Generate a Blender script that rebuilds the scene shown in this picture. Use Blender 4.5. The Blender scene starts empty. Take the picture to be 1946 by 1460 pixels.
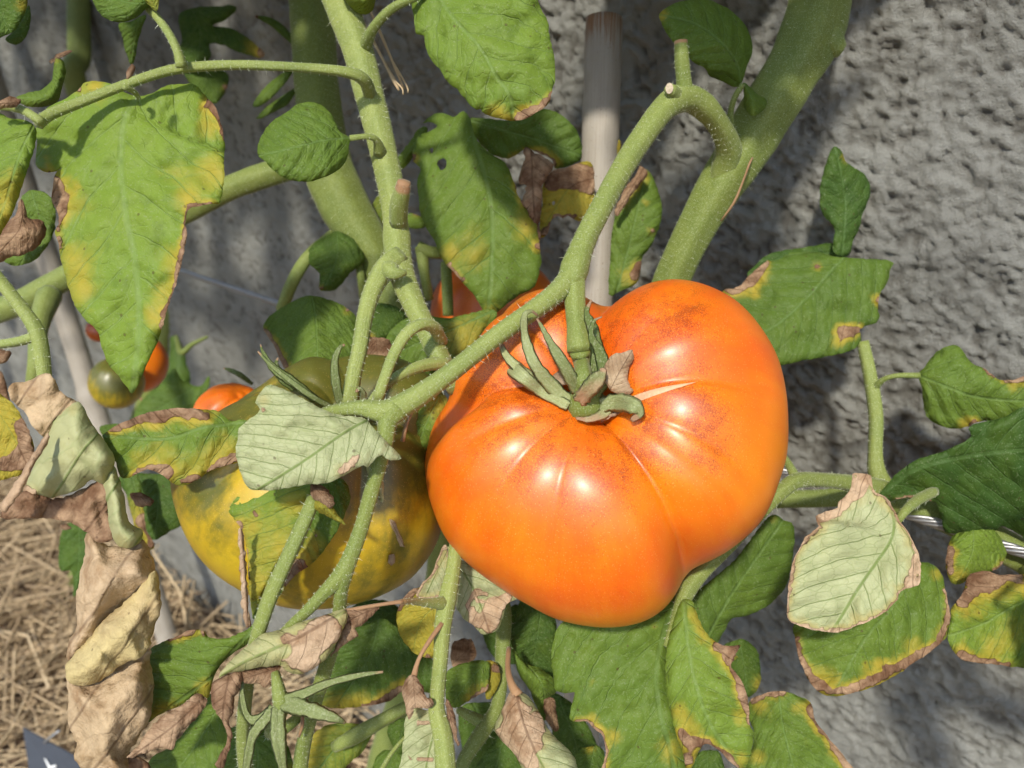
import bpy, math, random
import numpy as np
from mathutils import Vector, Matrix
from mathutils.geometry import delaunay_2d_cdt

random.seed(7); RNG = np.random.default_rng(7)
SC = bpy.context.scene
COL = SC.collection

# ------------------------------------------------------------------ camera
H = 0.74; PITCH = math.radians(26.0); FPX = 1500.0; WALL_D = 0.40
cam_d = bpy.data.cameras.new('camera'); cam = bpy.data.objects.new('camera', cam_d); COL.objects.link(cam)
cam.location = (0, 0, H); cam.rotation_euler = (math.pi/2 - PITCH, 0, 0)
cam_d.sensor_width = 36.0; cam_d.lens = 36.0*FPX/1946.0
cam_d.clip_start = 0.01; cam_d.clip_end = 200.0
cam_d.dof.use_dof = True; cam_d.dof.focus_distance = 0.262; cam_d.dof.aperture_fstop = 14.0
SC.camera = cam

# ------------------------------------------------------------------ world and sun
SUN_EL = math.radians(47.0); SUN_AZ = math.radians(17.0)     # azimuth: to the left of straight behind the camera
sdir = Vector((-math.sin(SUN_AZ)*math.cos(SUN_EL), -math.cos(SUN_AZ)*math.cos(SUN_EL), math.sin(SUN_EL)))
wd = bpy.data.worlds.new('World'); SC.world = wd; wd.use_nodes = True
wn = wd.node_tree.nodes; wl = wd.node_tree.links
sky = wn.new('ShaderNodeTexSky'); sky.sky_type = 'NISHITA'; sky.sun_disc = False
sky.sun_elevation = SUN_EL; sky.sun_rotation = math.atan2(sdir.x, sdir.y)
wn['Background'].inputs['Strength'].default_value = 0.15
wl.new(sky.outputs[0], wn['Background'].inputs['Color'])
sun_d = bpy.data.lights.new('sun', 'SUN'); sun_d.energy = 3.3; sun_d.angle = math.radians(4.0); sun_d.color = (1.0, 0.94, 0.82)
sun = bpy.data.objects.new('sun', sun_d); COL.objects.link(sun)
sun.rotation_euler = (-sdir).to_track_quat('-Z', 'Y').to_euler(); sun.location = (-1, -2, 3)
SC.view_settings.view_transform = 'Standard'; SC.view_settings.look = 'None'
SC.view_settings.exposure = 0.46; SC.view_settings.gamma = 1.0
SC.view_settings.use_curve_mapping = False
SC.cycles.use_adaptive_sampling = True; SC.cycles.adaptive_threshold = 0.025; SC.cycles.max_bounces = 6; SC.cycles.diffuse_bounces = 3; SC.cycles.glossy_bounces = 2; SC.cycles.transmission_bounces = 3; SC.cycles.caustics_reflective = False

# ------------------------------------------------------------------ helpers
CP, SP = math.cos(PITCH), math.sin(PITCH)
CAM = np.array([0, 0, H]); RT = np.array([1., 0, 0]); FW = np.array([0, CP, -SP]); UP = np.array([0, SP, CP])
def pix(x, y, d):
    x = np.asarray(x, float); y = np.asarray(y, float); d = np.asarray(d, float)
    X = (x-973.)/FPX; Y = (y-730.)/FPX
    return CAM + d[..., None]*(FW + X[..., None]*RT - Y[..., None]*UP)
def smooth(a, b, x):
    t = np.clip((x-a)/(b-a), 0, 1); return t*t*(3-2*t)
def _h(ix, iy, s):
    n = (ix*374761393 + iy*668265263 + s*974711) & 0x7fffffff
    n = ((n ^ (n >> 13))*1274126177) & 0x7fffffff
    return ((n ^ (n >> 16)) & 0xffff)/65535.0
def vnoise(x, y, s=0):
    x = np.asarray(x, float); y = np.asarray(y, float)
    ix = np.floor(x).astype(np.int64); iy = np.floor(y).astype(np.int64)
    fx = x-ix; fy = y-iy; fx = fx*fx*fx*(fx*(fx*6-15)+10); fy = fy*fy*fy*(fy*(fy*6-15)+10)
    return (_h(ix, iy, s)*(1-fx)+_h(ix+1, iy, s)*fx)*(1-fy) + (_h(ix, iy+1, s)*(1-fx)+_h(ix+1, iy+1, s)*fx)*fy
def fbm(x, y, s=0, o=4):
    r = 0; a = 0.5; f = 1.0
    for i in range(o):
        r = r + a*(vnoise(x*f, y*f, s+i*17)-0.5); a *= 0.5; f *= 2.03
    return r
def catmull(P, closed=False, step=6.0):
    P = np.asarray(P, float); n = len(P); out = []
    rng = range(n) if closed else range(n-1)
    for i in rng:
        p1 = P[i]; p2 = P[(i+1) % n]
        p0 = P[(i-1) % n] if (closed or i > 0) else 2*p1-p2
        p3 = P[(i+2) % n] if (closed or i < n-2) else 2*p2-p1
        k = max(1, int(np.linalg.norm((p2-p1)[:2])/step))
        for j in range(k):
            t = j/k
            out.append(0.5*((2*p1)+(-p0+p2)*t+(2*p0-5*p1+4*p2-p3)*t*t+(-p0+3*p1-3*p2+p3)*t**3))
    if not closed: out.append(P[-1])
    return np.array(out)
def inside(poly, q):
    c = np.zeros(len(q), bool); n = len(poly); x = q[:, 0]; y = q[:, 1]
    for i in range(n):
        x1, y1 = poly[i]; x2, y2 = poly[(i+1) % n]
        if y1 == y2: continue
        m = ((y1 > y) != (y2 > y)) & (x < (x2-x1)*(y-y1)/(y2-y1)+x1)
        c ^= m
    return c
def seg_dist(line, q, closed=False):
    """distance, arclength param and signed side of points q to a polyline"""
    best = np.full(len(q), 1e9); sp = np.zeros(len(q)); sg = np.ones(len(q)); acc = 0.0
    n = len(line); m = n if closed else n-1
    for i in range(m):
        a = line[i]; b = line[(i+1) % n]; ab = b-a; L = np.hypot(*ab)
        if L < 1e-9: continue
        t = ((q-a)@ab)/(L*L)
        lo = 0 if (closed or i > 0) else -3; hi = 1 if (closed or i < m-1) else 3
        tc = np.clip(t, lo, hi)
        d = np.hypot(q[:, 0]-a[0]-tc*ab[0], q[:, 1]-a[1]-tc*ab[1])
        u = d < best; best[u] = d[u]; sp[u] = acc+tc[u]*L
        cr = ab[0]*(q[:, 1]-a[1])-ab[1]*(q[:, 0]-a[0]); sg[u] = np.where(cr[u] < 0, -1, 1)
        acc += L
    return best, sp, sg, acc
def mesh_obj(name, V, F, mat, parent=None, attrs=None, vec=None, smooth_sh=True):
    V = np.asarray(V, float); c = V.mean(axis=0)
    me = bpy.data.meshes.new(name)
    me.from_pydata((V-c).tolist(), [], F if isinstance(F, list) else F.tolist())
    for k, a in (attrs or {}).items():
        at = me.attributes.new(k, 'FLOAT', 'POINT'); at.data.foreach_set('value', np.ascontiguousarray(a, dtype=np.float32))
    for k, a in (vec or {}).items():
        at = me.attributes.new(k, 'FLOAT_VECTOR', 'POINT'); at.data.foreach_set('vector', np.ascontiguousarray(a, dtype=np.float32).ravel())
    if smooth_sh: me.polygons.foreach_set('use_smooth', [True]*len(me.polygons))
    me.materials.append(mat); me.update()
    o = bpy.data.objects.new(name, me); COL.objects.link(o)
    if parent is not None:
        o.parent = parent; pl = np.array(parent['_loc'])
        o.location = c-pl; o['_loc'] = tuple(c)
    else:
        o.location = c; o['_loc'] = tuple(c)
    return o
def root(name, loc, label, cat, group=None):
    o = bpy.data.objects.new(name, None); COL.objects.link(o); o.location = loc; o.empty_display_size = 0.01
    o['_loc'] = tuple(float(v) for v in loc); o['label'] = label; o['category'] = cat
    if group: o['group'] = group
    return o
def tag(o, label, cat=None, group=None):
    o['label'] = label
    if cat: o['category'] = cat
    if group: o['group'] = group
    return o

# ------------------------------------------------------------------ materials
class NT:
    def __init__(s, name):
        s.m = bpy.data.materials.new(name); s.m.use_nodes = True; s.t = s.m.node_tree
        s.n = s.t.nodes; s.l = s.t.links; s.n.clear(); s.out = s.n.new('ShaderNodeOutputMaterial')
    def set(s, sock, v):
        if isinstance(v, bpy.types.NodeSocket): s.l.new(v, sock)
        elif isinstance(v, (tuple, list)) and len(v) == 3 and sock.type == 'RGBA': sock.default_value = (*v, 1)
        else: sock.default_value = v
    def math(s, op, a, b=0.0, c=None):
        n = s.n.new('ShaderNodeMath'); n.operation = op; s.set(n.inputs[0], a); s.set(n.inputs[1], b)
        if c is not None: s.set(n.inputs[2], c)
        return n.outputs[0]
    def attr(s, k, o='Fac'):
        n = s.n.new('ShaderNodeAttribute'); n.attribute_name = k; return n.outputs[o]
    def sep(s, v):
        n = s.n.new('ShaderNodeSeparateXYZ'); s.l.new(v, n.inputs[0]); return n.outputs
    def comb(s, x, y, z=0.0):
        n = s.n.new('ShaderNodeCombineXYZ'); s.set(n.inputs[0], x); s.set(n.inputs[1], y); s.set(n.inputs[2], z); return n.outputs[0]
    def coord(s):
        return s.n.new('ShaderNodeTexCoord').outputs['Object']
    def noise(s, v, scale, detail=3.0, rough=0.55, out='Fac'):
        n = s.n.new('ShaderNodeTexNoise'); s.l.new(v, n.inputs['Vector']); n.inputs['Scale'].default_value = scale
        n.inputs['Detail'].default_value = detail; n.inputs['Roughness'].default_value = rough; return n.outputs[out]
    def voro(s, v, scale, feature='DISTANCE_TO_EDGE'):
        n = s.n.new('ShaderNodeTexVoronoi'); n.feature = feature; s.l.new(v, n.inputs['Vector']); n.inputs['Scale'].default_value = scale
        return n.outputs['Distance']
    def ramp(s, v, a, b, c=0.0, d=1.0, interp='SMOOTHSTEP'):
        n = s.n.new('ShaderNodeMapRange'); n.interpolation_type = interp
        s.set(n.inputs['Value'], v); n.inputs['From Min'].default_value = a; n.inputs['From Max'].default_value = b
        n.inputs['To Min'].default_value = c; n.inputs['To Max'].default_value = d; return n.outputs[0]
    def mix(s, f, a, b, mode='MIX'):
        n = s.n.new('ShaderNodeMix'); n.data_type = 'RGBA'; n.blend_type = mode
        s.set(n.inputs[0], f); s.set(n.inputs[6], a); s.set(n.inputs[7], b); return n.outputs[2]
    def bump(s, h, strength, dist=0.001, normal=None):
        n = s.n.new('ShaderNodeBump'); n.inputs['Strength'].default_value = strength; n.inputs['Distance'].default_value = dist
        s.l.new(h, n.inputs['Height'])
        if normal is not None: s.l.new(normal, n.inputs['Normal'])
        return n.outputs[0]
    def principled(s, **k):
        n = s.n.new('ShaderNodeBsdfPrincipled')
        for a, b in k.items(): s.set(n.inputs[a.replace('_', ' ')], b)
        return n.outputs[0]
    def done(s, sh): s.l.new(sh, s.out.inputs['Surface']); return s.m

def leaf_material():
    t = NT('leaf'); luv = t.attr('luv', 'Vector'); x, y, z = t.sep(luv)
    oc = t.coord(); dry0 = t.attr('dry'); yel0 = t.attr('yel'); und = t.attr('und'); tone = t.attr('tone')
    seed3 = t.comb(x, y, z)
    nz = t.noise(seed3, 5.0, 2.0); nz2 = t.noise(seed3, 18.0, 3.0)
    av = t.math('ABSOLUTE', y)
    side = t.math('GREATER_THAN', y, 0.0)
    ph = t.math('SUBTRACT', x, t.math('MULTIPLY', av, 0.8))
    ph = t.math('SUBTRACT', ph, t.math('MULTIPLY', t.math('MULTIPLY', av, av), 0.9))
    ph = t.math('ADD', ph, t.math('MULTIPLY', t.math('SUBTRACT', nz, 0.5), 0.07))
    ph = t.math('MULTIPLY_ADD', ph, 6.5, t.math('MULTIPLY', side, 0.45))
    fr = t.math('FRACT', ph); dv = t.math('MINIMUM', fr, t.math('SUBTRACT', 1.0, fr))
    vein2 = t.ramp(dv, 0.0, 0.055, 1.0, 0.0)
    mid = t.ramp(av, 0.003, 0.017, 1.0, 0.0)
    wv = t.comb(t.math('MULTIPLY_ADD', nz2, 0.05, t.math('SUBTRACT', x, t.math('MULTIPLY', av, 0.5))), t.math('MULTIPLY_ADD', nz2, 0.05, t.math('MULTIPLY', y, 0.75)), z)
    vd = t.voro(wv, 15.0); third = t.ramp(vd, 0.0, 0.075, 1.0, 0.0)
    vd2 = t.voro(wv, 42.0); fourth = t.ramp(vd2, 0.0, 0.10, 1.0, 0.0)
    vein = t.math('MAXIMUM', mid, t.math('MAXIMUM', t.math('MULTIPLY', vein2, 0.92), t.math('MULTIPLY', third, 0.32)))
    veinf = t.math('MAXIMUM', vein, t.math('MULTIPLY', fourth, 0.12))
    nlow = t.noise(oc, 45.0, 3.0); nmid = t.noise(oc, 160.0, 4.0); nfine = t.noise(oc, 1400.0, 2.0)
    # green upper side
    gd = t.mix(nlow, (0.044, 0.104, 0.022), (0.070, 0.145, 0.026))
    gl = t.mix(nlow, (0.255, 0.395, 0.050), (0.345, 0.455, 0.065))
    g = t.mix(tone, gd, gl)
    g = t.mix(t.ramp(nz, 0.35, 0.75, 0, 0.30), g, t.mix(0.5, g, (0.26, 0.36, 0.03)))
    g = t.mix(t.math('MULTIPLY', vein, 0.58), g, t.mix(tone, (0.12, 0.22, 0.06), (0.33, 0.46, 0.13)))
    g = t.mix(t.ramp(nfine, 0.58, 0.70, 0, 0.30), g, (0.42, 0.48, 0.28))
    g = t.mix(t.ramp(nmid, 0.50, 0.72, 0, 0.40), g, t.mix(0.55, g, (0.03, 0.08, 0.015)))
    # pale underside
    u = t.mix(nlow, (0.54, 0.58, 0.29), (0.66, 0.68, 0.42))
    u = t.mix(t.ramp(nmid, 0.4, 0.75, 0, 0.35), u, (0.44, 0.49, 0.24))
    u = t.mix(t.math('MULTIPLY', veinf, 0.85), u, (0.22, 0.31, 0.075))
    u = t.mix(t.ramp(nfine, 0.6, 0.7, 0, 0.25), u, (0.62, 0.66, 0.48))
    g = t.mix(und, g, u)
    # yellowing
    yv = t.math('ADD', yel0, t.math('MULTIPLY', t.math('MULTIPLY', t.math('SUBTRACT', nz2, 0.5), 0.7), t.ramp(yel0, 0.0, 0.35)))
    yv = t.math('SUBTRACT', yv, t.math('MULTIPLY', vein, 0.30))
    ym = t.ramp(yv, 0.02, 1.0, 0.0, 1.0, 'LINEAR')
    ycol = t.mix(nmid, (0.54, 0.40, 0.035), (0.62, 0.50, 0.085))
    ycol = t.mix(und, ycol, (0.58, 0.52, 0.22))
    c = t.mix(t.math('MULTIPLY', ym, 0.93), g, ycol)
    # dead brown tissue
    dn = t.math('ADD', dry0, t.math('MULTIPLY', t.math('SUBTRACT', nmid, 0.5), 0.55))
    dm = t.ramp(dn, 0.38, 0.60)
    nd = t.noise(oc, 75.0, 4.0, 0.65)
    dcol = t.mix(t.ramp(nd, 0.32, 0.68), (0.175, 0.088, 0.046), (0.50, 0.335, 0.205))
    dpal = t.mix(t.ramp(nd, 0.28, 0.60), (0.33, 0.19, 0.10), (0.64, 0.47, 0.31))
    dpal = t.mix(t.math('MULTIPLY', t.math('SUBTRACT', tone, 1.0), t.ramp(nlow, 0.3, 0.6, 0.5, 1.0)), dpal, (0.66, 0.55, 0.25))
    dcol = t.mix(und, dcol, dpal)
    dcol = t.mix(t.math('MULTIPLY', veinf, 0.5), dcol, (0.10, 0.045, 0.022))
    rim = t.math('MULTIPLY', t.ramp(dn, 0.34, 0.5), t.ramp(dn, 0.5, 0.75, 1.0, 0.0))
    c = t.mix(dm, c, dcol)
    c = t.mix(t.math('MULTIPLY', rim, 0.28), c, (0.13, 0.06, 0.03))
    # small dark pits
    pit = t.voro(oc, 150.0, 'F1')
    c = t.mix(t.ramp(pit, 0.06, 0.10, 0.55, 0.0), c, (0.10, 0.055, 0.03))
    # relief
    hv = t.math('MULTIPLY', veinf, t.math('SUBTRACT', t.math('MULTIPLY', und, 2.0), 1.0))
    hp = t.math('MULTIPLY', t.ramp(dv, 0.0, 0.5, 0.0, 1.0), 0.7)
    hp = t.math('ADD', hp, t.ramp(vd, 0.0, 0.4, 0.0, 0.7))
    hh = t.math('ADD', hv, t.math('MULTIPLY', hp, t.math('SUBTRACT', 1.0, t.math('MULTIPLY', und, 0.6))))
    hh = t.math('ADD', hh, t.math('MULTIPLY', nfine, 0.35))
    wr = t.noise(oc, 260.0, 3.0, 0.7)
    hh = t.math('ADD', hh, t.math('MULTIPLY', t.math('MULTIPLY', dm, wr), 3.0))
    nrm = t.bump(hh, 0.60, 0.0006)
    rough = t.math('MULTIPLY_ADD', dm, 0.3, 0.54)
    p = t.principled(Base_Color=c, Roughness=rough, Specular_IOR_Level=0.27, Normal=nrm)
    n = t.n.new('ShaderNodeBsdfTranslucent'); tc = t.mix(0.55, c, (0.75, 0.85, 0.15), 'MULTIPLY'); 
    t.set(n.inputs[0], t.mix(0.5, c, tc)); t.l.new(nrm, n.inputs['Normal'])
    mx = t.n.new('ShaderNodeMixShader'); t.set(mx.inputs[0], t.math('MULTIPLY_ADD', dm, -0.14, 0.45)); t.l.new(p, mx.inputs[1]); t.l.new(n.outputs[0], mx.inputs[2])
    return t.done(mx.outputs[0])

def stem_material():
    t = NT('stem_skin'); oc = t.coord(); suv = t.attr('suv', 'Vector'); x, y, z = t.sep(suv); tone = t.attr('tone'); brown = t.attr('brown')
    st = t.noise(t.comb(t.math('MULTIPLY', x, 7.0), t.math('MULTIPLY', y, 14.0), z), 1.0, 3.0)
    nl = t.noise(oc, 60.0, 3.0); nf = t.noise(oc, 1900.0, 2.0); nf2 = t.noise(oc, 750.0, 3.0)
    a = t.mix(st, (0.075, 0.110, 0.012), (0.150, 0.190, 0.028)); b = t.mix(st, (0.205, 0.250, 0.058), (0.325, 0.360, 0.110))
    c = t.mix(tone, a, b)
    c = t.mix(t.ramp(nl, 0.4, 0.75, 0, 0.4), c, (0.11, 0.16, 0.035))
    c = t.mix(t.ramp(nf, 0.50, 0.68, 0, 0.30), c, (0.42, 0.47, 0.28))
    c = t.mix(t.ramp(nf2, 0.60, 0.74, 0, 0.25), c, (0.05, 0.085, 0.015))
    bc = t.mix(nl, (0.20, 0.095, 0.045), (0.40, 0.25, 0.13))
    c = t.mix(t.ramp(brown, 0.3, 0.7), c, bc)
    hh = t.math('ADD', t.math('MULTIPLY', st, 1.2), nf)
    p = t.principled(Base_Color=c, Roughness=0.62, Specular_IOR_Level=0.3, Sheen_Weight=0.15, Sheen_Roughness=0.4, Sheen_Tint=(0.9, 0.95, 0.75), Normal=t.bump(hh, 0.40, 0.0005))
    return t.done(p)

def hair_material():
    t = NT('plant_hair'); p = t.principled(Base_Color=(0.62, 0.66, 0.47), Roughness=0.5); return t.done(p)

def tomato_material(name, base1, base2, blush, green, rough=0.27):
    t = NT(name); oc = t.coord(); tuv = t.attr('tuv', 'Vector'); x, y, z = t.sep(tuv); red = t.attr('red'); gr = t.attr('gre')
    stv = t.comb(t.math('MULTIPLY', t.math('COSINE', x), 9.0), t.math('MULTIPLY', t.math('SINE', x), 9.0), t.math('MULTIPLY', y, 1.6))
    st = t.noise(stv, 1.0, 4.0, 0.6); nl = t.noise(oc, 28.0, 3.0); nf = t.noise(oc, 2600.0, 2.0, 0.7); nm = t.noise(oc, 260.0, 4.0, 0.65)
    c = t.mix(t.ramp(t.math('MULTIPLY_ADD', st, 0.3, t.math('MULTIPLY', nl, 0.7)), 0.30, 0.70), base1, base2)
    rv = t.math('ADD', red, t.math('MULTIPLY', t.math('SUBTRACT', st, 0.5), 0.9))
    rv = t.math('ADD', rv, t.math('MULTIPLY', t.math('SUBTRACT', nf, 0.5), 1.9))
    rv = t.math('ADD', rv, t.math('MULTIPLY', t.math('SUBTRACT', nm, 0.5), 0.9))
    c = t.mix(t.ramp(rv, 0.34, 0.85, 0.0, 0.78), c, blush)
    gv = t.math('ADD', gr, t.math('MULTIPLY', t.math('SUBTRACT', st, 0.5), 0.9))
    gv = t.math('ADD', gv, t.math('MULTIPLY', t.math('SUBTRACT', nm, 0.5), 0.8))
    c = t.mix(t.ramp(gv, 0.15, 1.0), c, green)
    sp = t.voro(oc, 1100.0, 'F1')
    c = t.mix(t.ramp(sp, 0.12, 0.22, 0.22, 0.0), c, (0.95, 0.62, 0.25))
    hh = t.math('ADD', t.math('MULTIPLY', st, 0.25), t.math('MULTIPLY', nf, 0.22))
    p = t.principled(Base_Color=c, Roughness=rough, Specular_IOR_Level=0.62, Subsurface_Weight=0.22, Subsurface_Radius=(0.010, 0.004, 0.0012), Subsurface_Scale=0.5,
                     Coat_Weight=0.16, Coat_Roughness=0.25, Normal=t.bump(hh, 0.22, 0.0006))
    return t.done(p)

def sepal_material():
    t = NT('sepal_skin'); oc = t.coord(); tone = t.attr('tone'); brown = t.attr('brown'); suv = t.attr('suv', 'Vector'); x, y, z = t.sep(suv)
    st = t.noise(t.comb(t.math('MULTIPLY', x, 9.0), t.math('MULTIPLY', y, 5.0), z), 1.0, 3.0); nf = t.noise(oc, 1500.0, 2.0); nl = t.noise(oc, 120.0, 3.0)
    c = t.mix(tone, t.mix(st, (0.055, 0.085, 0.018), (0.12, 0.17, 0.035)), t.mix(st, (0.15, 0.18, 0.06), (0.48, 0.50, 0.25)))
    c = t.mix(t.ramp(nf, 0.52, 0.66, 0, 0.3), c, (0.46, 0.48, 0.32))
    bv = t.math('ADD', brown, t.math('MULTIPLY', t.math('SUBTRACT', nl, 0.5), 0.6))
    c = t.mix(t.ramp(bv, 0.35, 0.65), c, t.mix(nl, (0.18, 0.09, 0.045), (0.52, 0.36, 0.22)))
    return t.done(t.principled(Base_Color=c, Roughness=0.65, Specular_IOR_Level=0.3, Normal=t.bump(t.math('ADD', st, nf), 0.6, 0.0006)))

def wall_material():
    t = NT('rough_render'); oc = t.coord()
    n1 = t.noise(oc, 6.0, 4.0); n2 = t.noise(oc, 45.0, 5.0, 0.65); n3 = t.noise(oc, 520.0, 5.0, 0.75); pitv = t.attr('low')
    c = t.mix(n2, (0.190, 0.189, 0.168), (0.400, 0.400, 0.365))
    c = t.mix(t.ramp(n1, 0.35, 0.7, 0, 0.5), c, (0.150, 0.149, 0.135))
    c = t.mix(t.ramp(n3, 0.58, 0.75, 0, 0.5), c, (0.10, 0.094, 0.082))
    c = t.mix(t.ramp(n3, 0.25, 0.40, 0.4, 0), c, (0.44, 0.44, 0.41))
    # shade painted into the hollows of the render coat
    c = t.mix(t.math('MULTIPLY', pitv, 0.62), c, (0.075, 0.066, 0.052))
    hh = t.math('ADD', n3, t.math('MULTIPLY', n2, 0.5))
    return t.done(t.principled(Base_Color=c, Roughness=0.9, Specular_IOR_Level=0.2, Normal=t.bump(hh, 1.0, 0.0022)))

def bamboo_material():
    t = NT('bamboo'); oc = t.coord(); suv = t.attr('suv', 'Vector'); x, y, z = t.sep(suv); brown = t.attr('brown')
    st = t.noise(t.comb(t.math('MULTIPLY', x, 4.0), t.math('MULTIPLY', y, 0.9), z), 1.0, 5.0, 0.65)
    nf = t.noise(oc, 300.0, 4.0, 0.7); sp = t.noise(oc, 900.0, 2.0)
    gr = t.noise(t.comb(t.math('MULTIPLY', x, 26.0), t.math('MULTIPLY', y, 1.2), t.math('MULTIPLY', z, 26.0)), 1.0, 3.0)
    c = t.mix(st, (0.26, 0.228, 0.185), (0.43, 0.395, 0.34))
    c = t.mix(t.ramp(nf, 0.5, 0.75, 0, 0.4), c, (0.34, 0.325, 0.305))
    c = t.mix(t.ramp(sp, 0.66, 0.74, 0, 0.6), c, (0.11, 0.08, 0.06))
    c = t.mix(t.ramp(gr, 0.5, 0.75, 0, 0.45), c, (0.17, 0.125, 0.095))
    bv = t.math('ADD', brown, t.math('MULTIPLY', t.math('SUBTRACT', t.math('MULTIPLY_ADD', gr, 0.5, t.math('MULTIPLY', st, 0.5)), 0.5), 2.4))
    c = t.mix(t.ramp(bv, 0.42, 0.58, 0, 0.9), c, (0.21, 0.095, 0.032))
    return t.done(t.principled(Base_Color=c, Roughness=0.6, Specular_IOR_Level=0.35, Normal=t.bump(t.math('ADD', st, nf), 0.35, 0.0006)))

def plain(name, col, rough=0.6, metal=0.0, var=0.25, scale=120.0, bump=0.3):
    t = NT(name); oc = t.coord(); n = t.noise(oc, scale, 4.0)
    c = t.mix(n, tuple(v*(1-var) for v in col), tuple(min(1, v*(1+var)) for v in col))
    return t.done(t.principled(Base_Color=c, Roughness=rough, Metallic=metal, Normal=t.bump(n, bump, 0.001)))

def straw_material():
    t = NT('straw'); oc = t.coord(); tone = t.attr('tone'); n = t.noise(oc, 90.0, 3.0)
    c = t.mix(tone, (0.22, 0.145, 0.08), (0.64, 0.50, 0.31)); c = t.mix(t.math('MULTIPLY', n, 0.3), c, (0.30, 0.20, 0.12))
    return t.done(t.principled(Base_Color=c, Roughness=0.55, Specular_IOR_Level=0.4))

M_LEAF = leaf_material(); M_STEM = stem_material(); M_HAIR = hair_material(); M_SEPAL = sepal_material()
M_TOM = tomato_material('ripe_tomato_skin', (0.72, 0.110, 0.001), (0.79, 0.218, 0.002), (0.26, 0.028, 0.002), (0.10, 0.07, 0.01), 0.42)
M_TOMG = tomato_material('turning_tomato_skin', (0.44, 0.285, 0.006), (0.54, 0.385, 0.014), (0.48, 0.13, 0.006), (0.105, 0.105, 0.012), 0.42)
M_WALL = wall_material(); M_BAM = bamboo_material(); M_STRAW = straw_material()
M_SOIL = plain('soil', (0.17, 0.115, 0.075), 0.95, 0, 0.5, 60.0, 1.0)
M_STEEL = plain('steel_strand', (0.36, 0.36, 0.36), 0.42, 0.85, 0.2, 200.0, 0.1)
M_TAG = plain('tag_plastic', (0.055, 0.065, 0.085), 0.4, 0, 0.15)
M_INK = plain('white_ink', (0.75, 0.77, 0.78), 0.6)
M_SCAR = plain('corky_scar', (0.60, 0.36, 0.20), 0.6, 0, 0.3, 500.0, 0.6)
M_PITH = plain('dry_pith', (0.50, 0.42, 0.30), 0.8, 0, 0.4, 900.0, 0.8)

# ------------------------------------------------------------------ setting: ground, mulch, wall
WU = np.array([-math.sin(math.radians(52.5)), math.cos(math.radians(52.5)), 0.0])     # along the wall, away to the left
WN = np.array([-math.cos(math.radians(52.5)), -math.sin(math.radians(52.5)), 0.0])    # out of the wall
W0 = -WN*WALL_D
g = mesh_obj('ground', [(-60, -60, 0), (60, -60, 0), (60, 60, 0), (-60, 60, 0)], [[0, 1, 2, 3]], M_SOIL, smooth_sh=False); g['kind'] = 'structure'

def build_wall():
    a = np.concatenate([np.linspace(-3.0, -0.20, 40)[:-1], np.arange(-0.20, 0.62, 0.0014), 0.62+np.cumsum(np.linspace(0.0016, 0.009, 200)), np.linspace(1.75, 6, 60)])
    z = np.concatenate([np.linspace(-0.05, 0.05, 12)[:-1], np.linspace(0.05, 0.26, 70)[:-1], np.arange(0.26, 0.80, 0.0014), np.linspace(0.805, 1.1, 60), np.linspace(1.12, 2.2, 24)])
    A, Z = np.meshgrid(a, z)
    big = fbm(A*14, Z*14, 3, 3)*0.006
    wx = A + 0.010*fbm(A*60, Z*60, 91, 2); wz = Z + 0.010*fbm(A*60, Z*60, 57, 2)
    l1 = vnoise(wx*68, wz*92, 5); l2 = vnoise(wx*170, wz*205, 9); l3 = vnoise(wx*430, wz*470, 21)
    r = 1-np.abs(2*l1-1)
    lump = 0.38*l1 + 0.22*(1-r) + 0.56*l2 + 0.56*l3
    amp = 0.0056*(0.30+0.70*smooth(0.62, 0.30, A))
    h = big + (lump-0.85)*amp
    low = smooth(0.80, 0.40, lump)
    P = W0 + A[..., None]*WU + Z[..., None]*np.array([0, 0, 1.0]) + h[..., None]*WN
    ny, nx = A.shape
    idx = np.arange(ny*nx).reshape(ny, nx)
    F = np.stack([idx[:-1, :-1], idx[1:, :-1], idx[1:, 1:], idx[:-1, 1:]], -1).reshape(-1, 4)
    me = bpy.data.meshes.new('garden_wall'); V = P.reshape(-1, 3)
    me.vertices.add(len(V)); me.vertices.foreach_set('co', V.astype(np.float32).ravel())
    me.loops.add(F.size); me.loops.foreach_set('vertex_index', F.astype(np.int32).ravel())
    me.polygons.add(len(F)); me.polygons.foreach_set('loop_start', np.arange(0, F.size, 4, dtype=np.int32))
    me.polygons.foreach_set('loop_total', np.full(len(F), 4, dtype=np.int32))
    me.polygons.foreach_set('use_smooth', np.ones(len(F), dtype=bool))
    at = me.attributes.new('low', 'FLOAT', 'POINT'); at.data.foreach_set('value', low.ravel().astype(np.float32))
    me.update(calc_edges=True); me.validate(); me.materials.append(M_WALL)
    o = bpy.data.objects.new('garden_wall', me); COL.objects.link(o); o['_loc'] = (0, 0, 0)
    tag(o, 'rough grey roughcast wall standing behind the tomato plants', 'wall')
    # the body of the wall behind its rendered face, and its coping
    def slab(name, a0, a1, t0, t1, z0, z1):
        c = []
        for zz in (z0, z1):
            for (aa, tt) in ((a0, t0), (a1, t0), (a1, t1), (a0, t1)):
                c.append(W0+aa*WU-tt*WN+np.array([0, 0, zz]))
        mesh_obj(name, c, [[0, 3, 2, 1], [4, 5, 6, 7], [0, 1, 5, 4], [1, 2, 6, 5], [2, 3, 7, 6], [3, 0, 4, 7]], M_WALL, o, smooth_sh=False)
    slab('wall_core', -3.0, 6.0, 0.012, 0.20, -0.05, 2.195)
    slab('coping', -3.0, 6.0, -0.03, 0.23, 2.20, 2.26)
build_wall()

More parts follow.
